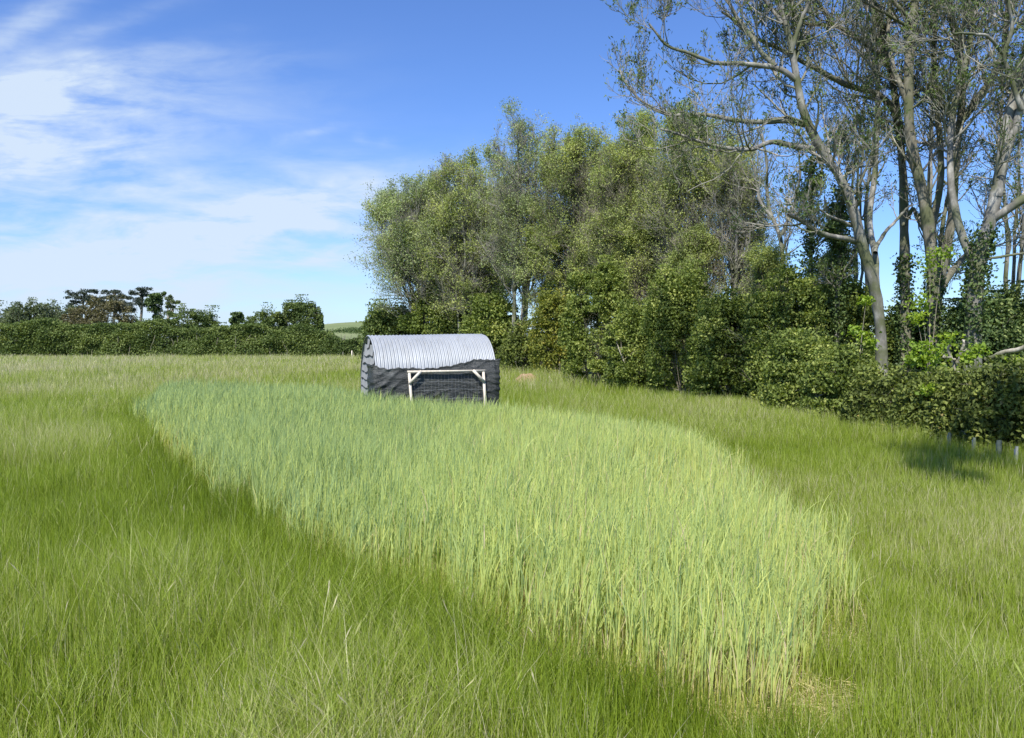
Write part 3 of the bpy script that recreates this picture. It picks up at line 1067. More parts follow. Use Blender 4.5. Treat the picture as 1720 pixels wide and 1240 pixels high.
def clump_tone(C, rng, cell):
    """light and dark clumps: leaf colour drifts from spray to spray"""
    g = Field2(int(rng.integers(1, 9999)), cell)
    return 0.12 + 0.4 * g(C[:, 0] + C[:, 2] * 0.7, C[:, 1] + C[:, 2]) + 0.3 * g(C[:, 0] * 2.3, C[:, 2] * 2.3 + 5)


def mid_tree(name, label, seed, px, D, top, half, low, stems=5, bark='bark_brown', twig='twig', leaf='olive',
             per=(13, 8, 6, 2.0), nleaf=2.2, lsz=0.065, cat='tree', group=None, base_px=None, depth=1.0, r0=0.075, spread=0.6, up=0.12,
             lobes=0, x_off=None):
    rng = np.random.default_rng(seed)
    bx = base_px if base_px is not None else px
    base = np.array([gx(bx, D), D, 0.0])
    c_top, c_low = at(px, top, D)[2], at(px, low, D)[2]
    rx = half / F_PX * D
    zc, rz = (c_top + c_low) / 2, (c_top - c_low) / 2
    cc = np.array([gx(px, D), D, zc])
    env = ellipsoid_env(cc, rx, rx * depth, rz)
    root = thing(name, label, cat, base, group)
    P0, R0, L0 = [], [], []
    for s in range(stems):
        a = 2 * np.pi * s / stems + rng.uniform(-0.5, 0.5)
        rr = rng.uniform(0.25, 0.75) * spread
        end = cc + np.array([math.cos(a) * rx * rr, math.sin(a) * rx * depth * rr, rz * rng.uniform(0.25, 0.86)])
        b0 = base + np.array([math.cos(a), math.sin(a), 0]) * rng.uniform(0.05, 0.28)
        tt = np.linspace(0, 1, 13)
        P = b0 + (end - b0) * np.stack([tt ** 1.35, tt ** 1.35, tt], -1)
        wob = np.cumsum(rng.normal(size=(13, 3)) * 0.055, axis=0) * np.array([1, 1, 0.1])
        P = P + wob
        P0.append(P)
        R0.append(np.linspace(1, 0.2, 13) * r0 * rng.uniform(0.7, 1.25))
        L0.append(np.linalg.norm(end - b0))
    P0, R0, L0 = np.array(P0), np.array(R0), np.array(L0)
    t0 = max(0.12, min(0.8, (c_low + 0.15 * (c_top - c_low)) / max(c_top, 1)))
    P1, R1, L1 = spawn(P0, R0, L0, per[0], rng, t0, 0.98, (28, 62), 0.42, 6, 0.17, up, env=env, rmin=0.008)
    P2, R2, L2 = spawn(P1, R1, L1, per[1], rng, 0.2, 1.0, (25, 60), 0.52, 4, 0.2, up, env=env, rmin=0.006)
    P3, R3, L3 = spawn(P2, R2, L2, per[2], rng, 0.2, 1.0, (22, 60), 0.52, 3, 0.2, up, env=env, rmin=0.0045)
    P4, R4, L4 = spawn(P3, R3, L3, per[3], rng, 0.2, 1.0, (15, 45), 0.95, 2, 0.16, up * 2.4, rmin=0.004, tshrink=0.2)
    put_wood('trunk', [(P0, R0, 7), (P1, R1, 5)], 6, M[bark], root, base)
    put_wood('branches', [(P2, R2, 4), (P3, R3, 3), (P4, R4, 3)], 3, M[twig], root, base)
    tips = np.concatenate([P3[:, 1:].reshape(-1, 3), P4[:, 1:].reshape(-1, 3)])
    k = max(1, int(nleaf * 4))
    sel = rng.random((len(tips), k)) < 0.66 * nleaf / k
    C = np.repeat(tips, sel.sum(1), axis=0)
    C = C + rng.normal(size=C.shape) * lsz * 1.5
    dens = Field2(seed + 11, 0.8)(C[:, 0] + 0.7 * C[:, 1], C[:, 2] + 0.3 * C[:, 1])
    C = C[rng.random(len(C)) < np.clip((dens - 0.22) * 2.4, 0.05, 1)]
    if len(C):
        put_leaves('crown', C, lsz * rng.uniform(0.7, 1.4, len(C)), lsz * 0.55 * rng.uniform(0.7, 1.3, len(C)), rng, M[leaf], root, base,
                   0.5, tone=clump_tone(C, rng, 1.1) * 1.25 - 0.12)
    return root


def bush(name, label, seed, px, D, top, half, n, leaf='hedge', lsz=0.055, cat='bush', group=None, depth=0.8, low=0.0, clumps=60,
         twig='twig_brown', stems=14, csz=0.26, shoots=0.25, x=None, h=None, rx=None, shell=0.55, boxy=0.55, lift=0.0, fine=True):
    """a bush: curved stems, twigs and leaves gathered in many uneven sprays"""
    rng = np.random.default_rng(seed)
    X = gx(px, D) if x is None else x
    H = at(px, top, D)[2] if h is None else h
    rx = half / F_PX * D if rx is None else rx
    base = np.array([X, D, 0.0])
    root = thing(name, label, cat, base, group)
    # centres of the sprays: spread over a lumpy dome
    a = rng.uniform(0, 2 * np.pi, clumps)
    u = rng.uniform(0, 1, clumps)
    zz = low + (H - low) * (0.04 + 0.90 * rng.uniform(0, 1, clumps) ** 0.9)
    tz = np.clip((zz - low) / max(H - low, 0.1), 0, 1)
    rad = np.sqrt(np.clip(1 - np.clip((tz - boxy) / (1 - boxy), 0, 1) ** 2, 0.02, 1)) * (0.80 + 0.2 * np.clip(tz / 0.25, 0, 1))
    rr = rad * (shell + (1 - shell) * np.sqrt(u)) * rng.uniform(0.8, 1.08, clumps)
    Cc = base + np.stack([np.cos(a) * rr * rx, np.sin(a) * rr * rx * depth, zz - csz * 0.3], -1)
    # stems from the root to the sprays
    ns = min(stems, clumps)
    ends = Cc[rng.choice(clumps, ns, replace=False)]
    tt = np.linspace(0, 1, 7)[None, :, None]
    b0 = base + rng.normal(size=(ns, 3)) * np.array([0.22 * rx, 0.18 * rx, 0])
    P0 = b0[:, None] * (1 - tt) + ends[:, None] * tt
    P0 = P0 + np.sin(tt * math.pi) * rng.normal(size=(ns, 1, 3)) * 0.16
    R0 = np.linspace(1, 0.3, 7)[None] * rng.uniform(0.012, 0.03, (ns, 1))
    L0 = np.linalg.norm(ends - b0, axis=1)
    P1, R1, L1 = spawn(P0, R0, L0, 9, rng, 0.25, 1.0, (25, 65), 0.4, 3, 0.2, 0.1, rmin=0.004)
    P2, R2, L2 = spawn(P1, R1, L1, 4, rng, 0.2, 1.0, (25, 65), 0.5, 2, 0.2, 0.1, rmin=0.003)
    put_wood('stems', [(P0, R0, 5), (P1, R1, 3), (P2, R2, 3)] if fine else [(P0, R0 * 1.5, 5)], 3, M[twig], root, base)
    # leaves
    ci = rng.integers(0, clumps, n)
    size = rng.uniform(0.55, 1.35, clumps)
    el = np.where(rng.uniform(0, 1, clumps) < shoots, 2.0, 0.8)
    off = np.clip(rng.normal(size=(n, 3)), -1.5, 1.5) * (csz * size[ci])[:, None] * np.stack([np.ones(n), np.ones(n), el[ci]], -1) * 0.62
    C = Cc[ci] + off
    keepn = Field2(seed + 3, 0.22)(C[:, 0] * 1.0 + C[:, 1] * 0.6, C[:, 2]) > 0.24
    C, ci = C[keepn], ci[keepn]
    n = len(C)
    C[:, 2] = np.maximum(C[:, 2], 0.03 + lift)
    tone = 0.36 + rng.normal(0, 0.14, clumps)[ci] + 0.5 * (clump_tone(C, rng, 0.4) - 0.45)
    put_leaves('foliage', C, lsz * rng.uniform(0.7, 1.35, n), lsz * 0.62 * rng.uniform(0.75, 1.3, n), rng, M[leaf], root, base, 0.7, tone=tone)
    return root


def limb_tree(name, label, seed, limbs, bark='bark_ash', twig='twig', leaf='ash', per_m=3.6, l1=1.8, per=(10, 7), nleaf=1.5,
              lsz=0.08, cat='tree', group=None, ivy=None, up=0.12, extra=None):
    """a tree whose limbs follow given lines: limbs = [(points [(px, py)], depth start, depth end, radius start px, radius end px)]"""
    rng = np.random.default_rng(seed)
    P0, R0, L0, TR = [], [], [], []
    for (pts, d0, d1, ra, rb, bare) in limbs:
        n = len(pts)
        dd = np.linspace(0, 1, n)
        W = np.array([at(x_, y_, d0 + (d1 - d0) * q_) for (x_, y_), q_ in zip(pts, dd)])
        W[:, 2] = np.maximum(W[:, 2], -0.05)
        P, ln = resample(W, 26)
        P[1:-1] += np.cumsum(rng.normal(size=(24, 3)) * 0.006, axis=0)
        P0.append(P)
        R0.append(np.linspace(ra, rb, 26) / F_PX * (d0 + d1) / 2 * (1 + 0.06 * rng.normal(size=26)))
        L0.append(ln)
        TR.append(bare)
    P0, R0, L0, TR = np.array(P0), np.array(R0), np.array(L0), np.array(TR)
    base = P0[0, 0] * np.array([1, 1, 0])
    root = thing(name, label, cat, base, group)
    Lc = np.full(len(P0), l1)
    PP, RR, LL = [], [], []
    for i in range(len(P0)):                       # each limb is bare up to its own point
        a, b, c = spawn(P0[i:i + 1], R0[i:i + 1], Lc[i:i + 1], np.array([L0[i] * (1 - TR[i]) * per_m]), rng, TR[i], 1.0, (28, 75), 1.0, 6, 0.17,
                        up, rf=0.42, rmin=0.009, tshrink=0.35)
        PP.append(a), RR.append(b), LL.append(c)
    P1, R1, L1 = np.concatenate(PP), np.concatenate(RR), np.concatenate(LL)
    R1 = np.minimum(R1, 0.03 * np.linspace(1, 0.35, R1.shape[1])[None])
    P2, R2, L2 = spawn(P1, R1, L1, per[0], rng, 0.2, 1.0, (28, 65), 0.5, 4, 0.2, up * 1.4, rf=0.55, rmin=0.006)
    P3, R3, L3 = spawn(P2, R2, L2, per[1], rng, 0.15, 1.0, (25, 60), 0.5, 3, 0.2, up * 2.0, rf=0.6, rmin=0.0045, rend=0.7)
    put_wood('trunk', [(P0, R0, 10)], 8, M[bark], root, base)
    put_wood('branches', [(P1, R1, 5), (P2, R2, 4), (P3, R3, 3)], 3, M[twig], root, base)
    if nleaf > 0 and len(P3):
        tip, dr = P3[:, -1], nrm(P3[:, -1] - P3[:, -2])
        k = rng.poisson(nleaf * rng.choice([0.2, 0.6, 1.2, 2.0], len(tip)))
        C = np.repeat(tip, k, axis=0) + np.repeat(dr, k, axis=0) * rng.uniform(-0.04, 0.07, (k.sum(), 1)) + rng.normal(size=(k.sum(), 3)) * 0.028
        put_leaves('crown', C, lsz * rng.uniform(0.6, 1.4, len(C)), lsz * 0.38, rng, M[leaf], root, base, 0.3,
                   axis=np.repeat(dr, k, axis=0), spread=1.0, tone=clump_tone(C, rng, 0.8))
    if ivy:
        Cs = []
        for (i, ta, tb, cnt, thick) in ivy:
            t_ = rng.uniform(ta, tb, cnt)
            f_ = t_ * 25
            j = np.minimum(f_.astype(int), 24)
            c_ = P0[i, j] * (1 - (f_ - j))[:, None] + P0[i, j + 1] * (f_ - j)[:, None]
            d = rand_dirs(rng, cnt)
            d[:, 2] *= 0.4
            g = Field2(seed + 7, 0.35)
            rad = R0[i, j] + thick * (0.1 + np.abs(rng.normal(0, 0.45, cnt))) * (0.3 + 1.2 * g(c_[:, 2] * 1.0, np.arctan2(d[:, 1], d[:, 0])))
            Cs.append(c_ + nrm(d) * rad[:, None])
        C = np.concatenate(Cs)
        put_leaves('ivy', C, 0.075 * rng.uniform(0.6, 1.3, len(C)), 0.06, rng, M['ivy'], root, base, 0.5, tone=clump_tone(C, rng, 0.4) - 0.1)
    return root


G = 720          # a photograph row well below the hedge foot: limbs are clamped to the ground
# --- the big ashes on the right
limb_tree('ash_tree', "leaning grey ash with a long bare limb reaching left over the hedge", 101, [
    ([(1483, G), (1481, 623), (1476, 519), (1469, 475), (1455, 442), (1444, 404), (1438, 372), (1428, 325), (1414, 300), (1388, 273), (1365, 232),
      (1347, 201), (1337, 144), (1332, 103), (1329, 64), (1313, 39), (1306, 0), (1290, -90)], 17.0, 16.2, 11.5, 4.0, 0.42),
    ([(1370, 250), (1319, 243), (1293, 233), (1266, 251), (1206, 249), (1179, 239), (1145, 229), (1109, 217)], 16.6, 15.6, 5.5, 1.8, 0.2),
    ([(1352, 210), (1324, 198), (1278, 205), (1218, 198), (1194, 189), (1121, 191), (1085, 174), (1065, 152), (1041, 118)], 16.5, 16.9, 5.0, 1.5, 0.15),
    ([(1335, 134), (1320, 120), (1300, 110), (1242, 106), (1201, 108), (1157, 89), (1121, 79), (1090, 40)], 16.4, 16.0, 5.0, 1.6, 0.15),
    ([(1302, 111), (1278, 91), (1264, 65), (1235, 20), (1215, -20), (1190, -60)], 16.3, 16.6, 4.5, 1.8, 0.1),
    ([(1472, 485), (1472, 453), (1472, 418), (1457, 385), (1461, 350), (1468, 314), (1474, 200), (1470, 100), (1462, 0), (1455, -80)], 17.0, 18.5, 5.5, 2.5, 0.3),
    ([(1443, 408), (1425, 403), (1384, 396), (1354, 379), (1324, 360)], 16.9, 15.8, 5.0, 3.2, 0.5),
    ([(1470, 425), (1472, 415), (1488, 390), (1510, 363), (1530, 345)], 17.0, 17.6, 4.0, 1.6, 0.3),
    ([(1447, 385), (1420, 372), (1395, 360), (1376, 345)], 16.9, 16.2, 3.2, 1.4, 0.4),
    ([(1329, 90), (1345, 40), (1362, 0), (1370, -70)], 16.3, 16.0, 4.0, 2.0, 0.1),
    ([(1313, 40), (1290, 10), (1262, -30), (1240, -80)], 16.2, 16.4, 3.2, 1.6, 0.0),
], up=0.14)
limb_tree('ash_tree', "dark mossy ash with a crooked limb rising left, beside the straightest trunk", 102, [
    ([(1522, G), (1521, 600), (1521, 508), (1518, 453), (1518, 382), (1517, 300), (1514, 240), (1506, 150), (1490, 70), (1470, 10), (1462, -60)],
     18.2, 18.6, 10.0, 4.0, 0.5),
    ([(1517, 232), (1510, 200), (1494, 170), (1476, 155), (1440, 150), (1414, 142), (1383, 120), (1339, 103), (1319, 88), (1280, 75), (1238, 50), (1212, 20)],
     18.4, 17.2, 6.5, 1.8, 0.18),
    ([(1508, 140), (1486, 103), (1461, 80), (1435, 62), (1399, 41), (1357, 41), (1321, 34), (1290, 10)], 18.4, 17.6, 5.5, 1.8, 0.15),
    ([(1492, 70), (1476, 26), (1462, -10), (1440, -70)], 18.5, 18.9, 5.0, 2.5, 0.0),
    ([(1517, 380), (1535, 350), (1548, 372), (1556, 392)], 18.2, 17.9, 3.8, 2.5, 0.6),
    ([(1399, 41), (1380, 10), (1365, -40)], 17.8, 17.4, 3.6, 2.0, 0.0),
], bark='bark_moss', ivy=[(0, 0.08, 0.34, 1500, 0.16)], up=0.13)
limb_tree('ash_tree', "straightest tall ash trunk, lichen-pale, running up out of the picture", 103, [
    ([(1570, G), (1570, 600), (1568, 533), (1568, 453), (1562, 410), (1557, 355), (1543, 300), (1528, 245), (1524, 181), (1525, 103), (1532, 46), (1540, -20), (1545, -120)],
     17.4, 17.4, 12.0, 6.0, 0.45),
    ([(1575, 500), (1584, 432), (1598, 382), (1603, 320), (1605, 258), (1615, 196), (1617, 116), (1613, 77), (1595, 26), (1587, -10), (1580, -80)], 17.5, 17.0, 8.5, 4.0, 0.4),
    ([(1613, 205), (1641, 170), (1672, 124), (1688, 85), (1693, 26), (1695, -30), (1700, -80)], 17.2, 16.4, 7.0, 3.0, 0.15),
    ([(1562, 400), (1571, 355), (1579, 316), (1580, 250), (1572, 170), (1566, 90), (1572, 10), (1580, -60)], 17.4, 18.2, 6.0, 2.6, 0.25),
    ([(1570, 520), (1581, 492), (1595, 464), (1623, 429), (1650, 400), (1690, 350)], 17.4, 18.6, 6.5, 2.6, 0.3),
    ([(1533, 40), (1515, 20), (1490, -10), (1470, -50)], 17.4, 17.0, 4.0, 1.8, 0.0),
    ([(1524, 175), (1500, 118), (1489, 60), (1492, 0), (1498, -50)], 17.4, 17.9, 4.5, 2.0, 0.1),
    ([(1530, 48), (1500, 30), (1470, 15), (1442, 0), (1420, -20)], 17.3, 16.6, 3.2, 1.4, 0.1),
], bark='bark_moss', ivy=[(0, 0.12, 0.30, 800, 0.14)])
limb_tree('ash_tree', "silver-barked ash wrapped in ivy at head height, rightmost of the big trunks", 104, [
    ([(1630, G), (1632, 600), (1636, 514), (1639, 464), (1647, 410), (1664, 368), (1672, 327), (1677, 300), (1688, 232), (1695, 181), (1713, 129), (1722, 95), (1738, 30), (1745, -60)],
     16.0, 15.6, 15.0, 6.0, 0.5),
    ([(1636, 445), (1623, 418), (1609, 382), (1601, 340), (1595, 300), (1596, 240), (1602, 180), (1625, 110), (1640, 40), (1650, -40)], 16.0, 16.8, 7.0, 3.0, 0.35),
    ([(1674, 330), (1690, 253), (1706, 219), (1716, 186), (1740, 120), (1760, 40)], 15.8, 15.4, 8.0, 4.0, 0.3),
    ([(1716, 184), (1698, 134), (1685, 98), (1700, 50), (1690, 0), (1680, -40)], 15.5, 15.0, 4.5, 2.2, 0.1),
    ([(1662, 375), (1675, 363), (1699, 349), (1720, 336), (1790, 300), (1850, 240)], 15.9, 15.2, 7.5, 4.0, 0.15),
    ([(1640, 455), (1665, 430), (1700, 425), (1740, 415)], 15.9, 15.4, 3.0, 1.5, 0.2),
    ([(1684, 90), (1660, 60), (1630, 55), (1600, 56)], 15.3, 14.6, 3.0, 1.4, 0.1),
], ivy=[(0, 0.16, 0.42, 1900, 0.22)])
limb_tree('ash_tree', "slim pale leafless ash standing alone behind the gap in the hedge", 105, [
    ([(1318, G), (1318, 560), (1316, 432), (1313, 393), (1296, 363), (1288, 327), (1290, 270), (1280, 225)], 24.0, 24.4, 5.0, 2.0, 0.4),
    ([(1313, 395), (1330, 350), (1340, 300), (1338, 250)], 24.0, 23.4, 3.2, 1.4, 0.2),
    ([(1297, 365), (1276, 340), (1268, 300), (1262, 270)], 24.0, 24.8, 3.0, 1.4, 0.2),
], per_m=3.2, l1=1.5, per=(6, 5), nleaf=1.2)
limb_tree('ivy_clad_tree', "thin trunk thickly sleeved in ivy, left of the leaning ash", 106, [
    ([(1365, G), (1363, 560), (1362, 440), (1362, 370), (1361, 320), (1362, 284), (1368, 240), (1372, 200)], 21.0, 21.0, 5.0, 1.6, 0.5),
    ([(1362, 330), (1378, 290), (1384, 250)], 21.0, 21.4, 2.5, 1.2, 0.3)],
    per_m=2.2, l1=1.1, nleaf=2.5, ivy=[(0, 0.06, 0.86, 4200, 0.30), (1, 0.0, 0.5, 500, 0.12)])
limb_tree('ivy_clad_tree', "short dark ivy-covered stem behind the leaning ash", 107, [
    ([(1404, G), (1404, 560), (1406, 450), (1410, 380), (1414, 330), (1420, 290), (1424, 230)], 19.6, 19.8, 5.5, 1.6, 0.4),
    ([(1408, 420), (1392, 380), (1384, 330)], 19.6, 19.2, 3.0, 1.2, 0.2)],
    per_m=2.4, l1=1.1, nleaf=2.5, ivy=[(0, 0.05, 0.82, 4000, 0.34), (1, 0.0, 0.5, 700, 0.16)])
# thinner ashes that fill the sky behind the big ones
for (sd, px, D, top, half, low, lab) in (
        (111, 1435, 22.5, -60, 95, 420, "slender budding ash seen between the leaning ash and the mossy one"),
        (112, 1570, 23.0, -90, 90, 430, "slender budding ash standing behind the straightest trunk"),
        (113, 1700, 21.0, -40, 95, 500, "budding ash showing behind the ivy-wrapped silver trunk"),
        (114, 1240, 27.0, 130, 85, 420, "thin grey ash behind the leaning ash's lowest limb")):
    mid_tree('ash_tree', lab, sd, px, D, top, half, low, stems=4, bark='bark_ash', twig='twig', leaf='ash', per=(9, 5, 3, 1.2), nleaf=0.6,
             lsz=0.08, r0=0.07, up=0.2, spread=0.8)

# --- the belt of spring trees in the middle
MID = [
    # name, label, seed, px, D, top, half, low, stems, leaf, twig, nleaf, base_px
    ('willow', "rounded pale green willow bulging out at the left end of the belt of trees", 201, 686, 41.0, 284, 124, 570, 9, 'willow', 'twig', 2.45, 712, (16, 10, 6, 2.4)),
    ('tree', "grey-green tree rising just right of the rounded willow", 202, 775, 39.0, 244, 88, 560, 8, 'olive', 'twig', 1.87, 785, (15, 9, 6, 2.2)),
    ('tree', "tallest open-crowned tree of the middle belt, upright and twiggy", 203, 882, 36.0, 176, 84, 540, 8, 'willow', 'twig', 1.58, 872, (14, 9, 6, 2.2)),
    ('tree', "brownish twiggy tree right of the tallest open-crowned one", 204, 968, 33.5, 198, 86, 540, 8, 'olive', 'twig_brown', 1.87, 975, (15, 9, 6, 2.2)),
    ('tree', "olive-leaved tree under the tip of the ash's reaching limb", 205, 1058, 30.0, 180, 88, 540, 8, 'olive', 'twig_brown', 2.45, 1060, (15, 9, 6, 2.2)),
    ('tree', "green leafy tree filled in behind the ash's two low limbs", 206, 1158, 27.5, 178, 104, 560, 8, 'olive', 'twig', 2.59, 1150, (15, 9, 6, 2.2)),
    ('tree', "grey-green twiggy tree left of the slim pale leafless ash", 207, 1236, 25.5, 214, 72, 580, 8, 'olive', 'twig', 1.7, 1232, (14, 8, 5, 1.8)),
    ('tree', "dense olive tree deep in the belt between the willow and the tallest tree", 208, 826, 43.0, 256, 96, 580, 8, 'olive', 'twig_brown', 1.87, 826, (14, 9, 6, 2.0)),
    ('tree', "dense brown-green tree deep in the belt behind the olive-leaved one", 209, 1020, 37.0, 220, 104, 580, 8, 'olive', 'twig_brown', 1.87, 1020, (14, 9, 6, 2.0)),
    ('tree', "leafy understorey tree above the yellowing shrub", 210, 930, 34.5, 330, 74, 610, 7, 'olive', 'twig_brown', 2.45, 930, (13, 8, 6, 2.0)),
    ('tree', "dull green understorey tree behind the roof's right end", 211, 790, 40.0, 370, 86, 610, 7, 'olive', 'twig_brown', 2.30, 790, (13, 8, 6, 2.0)),
    ('tree', "leafy understorey tree standing over the hawthorn at the small gap", 213, 1160, 25.6, 372, 60, 620, 7, 'olive', 'twig_brown', 2.6, 1160, (13, 8, 6, 2.0)),
    ('tree', "leafy understorey tree left of the thin ivy-sleeved trunk", 214, 1290, 22.6, 405, 58, 620, 7, 'olive', 'twig_brown', 2.4, 1290, (12, 8, 6, 2.0)),
    ('tree', "dull understorey tree crowding the leaning ash's left side", 215, 1400, 20.8, 415, 52, 620, 6, 'olive', 'twig_brown', 2.0, 1400, (12, 7, 6, 2.0)),
    ('tree', "leafy understorey tree behind the large hawthorn bush", 212, 1090, 29.0, 340, 84, 600, 7, 'olive', 'twig_brown', 2.59, 1090, (13, 8, 6, 2.0)),
]
for (nm, lab, sd, px, D, top, half, low, stv, leaf, twg, nl, bpx, per) in MID:
    mid_tree(nm, lab, sd, px, D, top, half, low, stems=stv, leaf=leaf, twig=twg, nleaf=nl, base_px=bpx, per=per,
             bark='bark_brown' if twg == 'twig_brown' else 'bark_ash', lsz=0.08 * D / 36)

# --- hedge bushes along the right of the field
BUSH = [
    # label, seed, px, D, top, half, n, leaf, name
    ("dark green bush directly under the rounded willow, left of the iron roof", 301, 655, 43.0, 515, 46, 15000, 'hedge_far', 'bush'),
    ("broad green bush rising behind the middle of the iron roof", 302, 735, 41.0, 488, 60, 22000, 'hedge', 'bush'),
    ("dark bush just right of the iron roof's right end", 303, 828, 37.0, 490, 48, 17000, 'hedge', 'bush'),
    ("brownish thin shrub at the gap left of the yellowing shrub", 304, 880, 32.5, 540, 30, 6000, 'bramble', 'shrub'),
    ("yellow-tinted shrub, yellower than every bush beside it", 305, 930, 30.6, 488, 34, 9000, 'orange', 'shrub'),
    ("large hawthorn bush right of the yellowing shrub", 306, 1002, 26.2, 432, 58, 26000, 'hedge', 'hawthorn_bush'),
    ("hawthorn bush with bright sprays, centre of the right-hand hedge", 307, 1072, 23.9, 505, 50, 24000, 'hedge', 'hawthorn_bush'),
    ("hawthorn bush above the small gap at the hedge foot", 308, 1140, 21.9, 448, 56, 25000, 'hedge', 'hawthorn_bush'),
    ("tall mid-green bush with a rounded head right of the small gap", 309, 1225, 19.6, 496, 64, 30000, 'hedge', 'hawthorn_bush'),
    ("tall dull bush under the slim pale leafless ash", 310, 1318, 18.4, 450, 56, 30000, 'hedge', 'hawthorn_bush'),
    ("low bright green bush before the dull one, leaves catching sun", 311, 1345, 16.7, 575, 62, 26000, 'hedge', 'bush'),
    ("bright bush left of the leaning ash's foot", 312, 1418, 15.2, 596, 52, 24000, 'hedge', 'bush'),
    ("thicket bush around the ivy-covered stem, left of the leaning ash", 313, 1412, 20.2, 470, 54, 26000, 'hedge', 'bush'),
    ("leafy shrub between the leaning ash and the mossy one", 314, 1525, 18.9, 520, 48, 24000, 'hedge', 'shrub'),
    ("dark ivy thicket at the foot of the silver-barked ash", 315, 1640, 16.9, 510, 60, 32000, 'ivy', 'thicket'),
    ("dense brown-green thicket at the picture's right edge behind the dead branch", 316, 1725, 17.4, 496, 76, 36000, 'hedge_far', 'thicket'),
    ("low scrub behind the gaps at the hedge foot", 317, 1180, 27.0, 560, 90, 16000, 'hedge_far', 'scrub'),
]
for (lab, sd, px, D, top, half, n, leaf, nm) in BUSH:
    bush(nm, lab, sd, px, D, top, half, int(n * 1.7), leaf, lsz=0.075 * max(1, D / 23), cat='bush', csz=0.25 * max(1, D / 26), clumps=110, shoots=0.4, boxy=0.4, depth=0.75)
BRAM = [
    ("bramble mound at the foot of the leaning ash", 331, 1486, 13.6, 634, 60, 24000),
    ("bramble mound below the bright sycamore saplings", 332, 1560, 12.6, 646, 60, 26000),
    ("bramble mound under the broken splintered sapling", 333, 1628, 11.8, 642, 58, 26000),
    ("tall bramble mound just below the dead branch", 334, 1705, 11.0, 622, 68, 30000),
]
for (lab, sd, px, D, top, half, n) in BRAM:
    bush('bramble_thicket', lab, sd, px, D, top, half, n, 'bramble', lsz=0.07, cat='bramble', csz=0.17, clumps=120, shoots=0.55, depth=0.85, boxy=0.3, group='bramble mounds along the hedge foot')
# the hedge goes on to the right of the picture
for i, (x, y, h, rx_, lo, nn) in enumerate(((8.6, 9.0, 2.7, 1.4, 0, 15000), (4.95, 5.4, 7.3, 1.6, 4.9, 10000), (8.2, 4.2, 3.6, 1.6, 0, 15000))):
    bush('hawthorn_bush', ("hawthorn bush just beyond the picture's right edge by the tree guards",
                           "tall thin-stemmed hawthorn beyond the picture's right edge, its crown shading the verge",
                           "hawthorn bush beyond the picture's right edge nearest the viewer")[i],
         341 + i, 0, y, 0, 0, nn, 'hedge', lsz=0.08, x=x, h=h, rx=rx_, clumps=60, csz=0.26, low=lo, fine=lo < 1, stems=14 if lo < 1 else 4)

# bright sycamore saplings
def sapling(label, seed, px, D, clusters, lsz=0.07):
    rng = np.random.default_rng(seed)
    base = np.array([gx(px, D), D, 0.0])
    root = thing('sycamore_sapling', label, 'sapling', base, 'sycamore saplings in the hedge')
    P0, R0, C, T_ = [], [], [], []
    for (cx_, cy_, r_) in clusters:
        e = at(cx_, cy_, D + rng.uniform(-0.25, 0.25))
        tt = np.linspace(0, 1, 7)[:, None]
        P = base * (1 - tt) + e * tt
        P[:, :2] = base[:2] + (e[:2] - base[:2]) * tt ** 1.8
        P0.append(P), R0.append(np.linspace(0.012, 0.004, 7))
        n = int(44 + r_ * 4.2)
        rr = r_ / F_PX * D
        tier = rng.integers(-1, 2, n) * rr * 0.5
        o = rng.normal(size=(n, 3)) * np.array([0.62, 0.62, 0.22]) * rr
        o[:, 2] += tier
        C.append(e + o)
        T_.append(np.full(n, rng.uniform(0.3, 0.75)))
    v, f_ = tubes(np.array(P0), np.array(R0), 4)
    Acc().add(v, f_).build('stems', M['twig_brown'], root, True, base)
    C = np.concatenate(C)
    put_leaves('leaves', C, lsz * rng.uniform(0.7, 1.3, len(C)), lsz * 0.85, rng, M['sycamore'], root, base, 1.2, tone=np.concatenate(T_))


sapling("tall sycamore sapling with lime leaves across the straightest trunk", 351, 1562, 16.2, [(1562, 440, 22), (1548, 508, 18), (1585, 425, 12), (1540, 535, 14)])
sapling("lime green sycamore sapling between the mossy trunk and the splintered one", 352, 1552, 13.4, [(1545, 588, 20), (1566, 600, 22), (1590, 575, 18), (1535, 606, 12), (1575, 628, 16)])
sapling("lowest sycamore sapling, lime leaves against the brambles", 353, 1580, 12.0, [(1580, 660, 16), (1560, 655, 12), (1604, 655, 14), (1592, 704, 12), (1586, 716, 10)])
sapling("small sycamore sapling in front of the leaning ash, left of its foot", 354, 1440, 15.0, [(1452, 566, 12), (1438, 556, 10), (1455, 505, 9), (1462, 580, 10)])
sapling("sycamore shoots right of the splintered sapling", 355, 1640, 12.2, [(1640, 590, 14), (1625, 605, 10), (1700, 605, 8)])

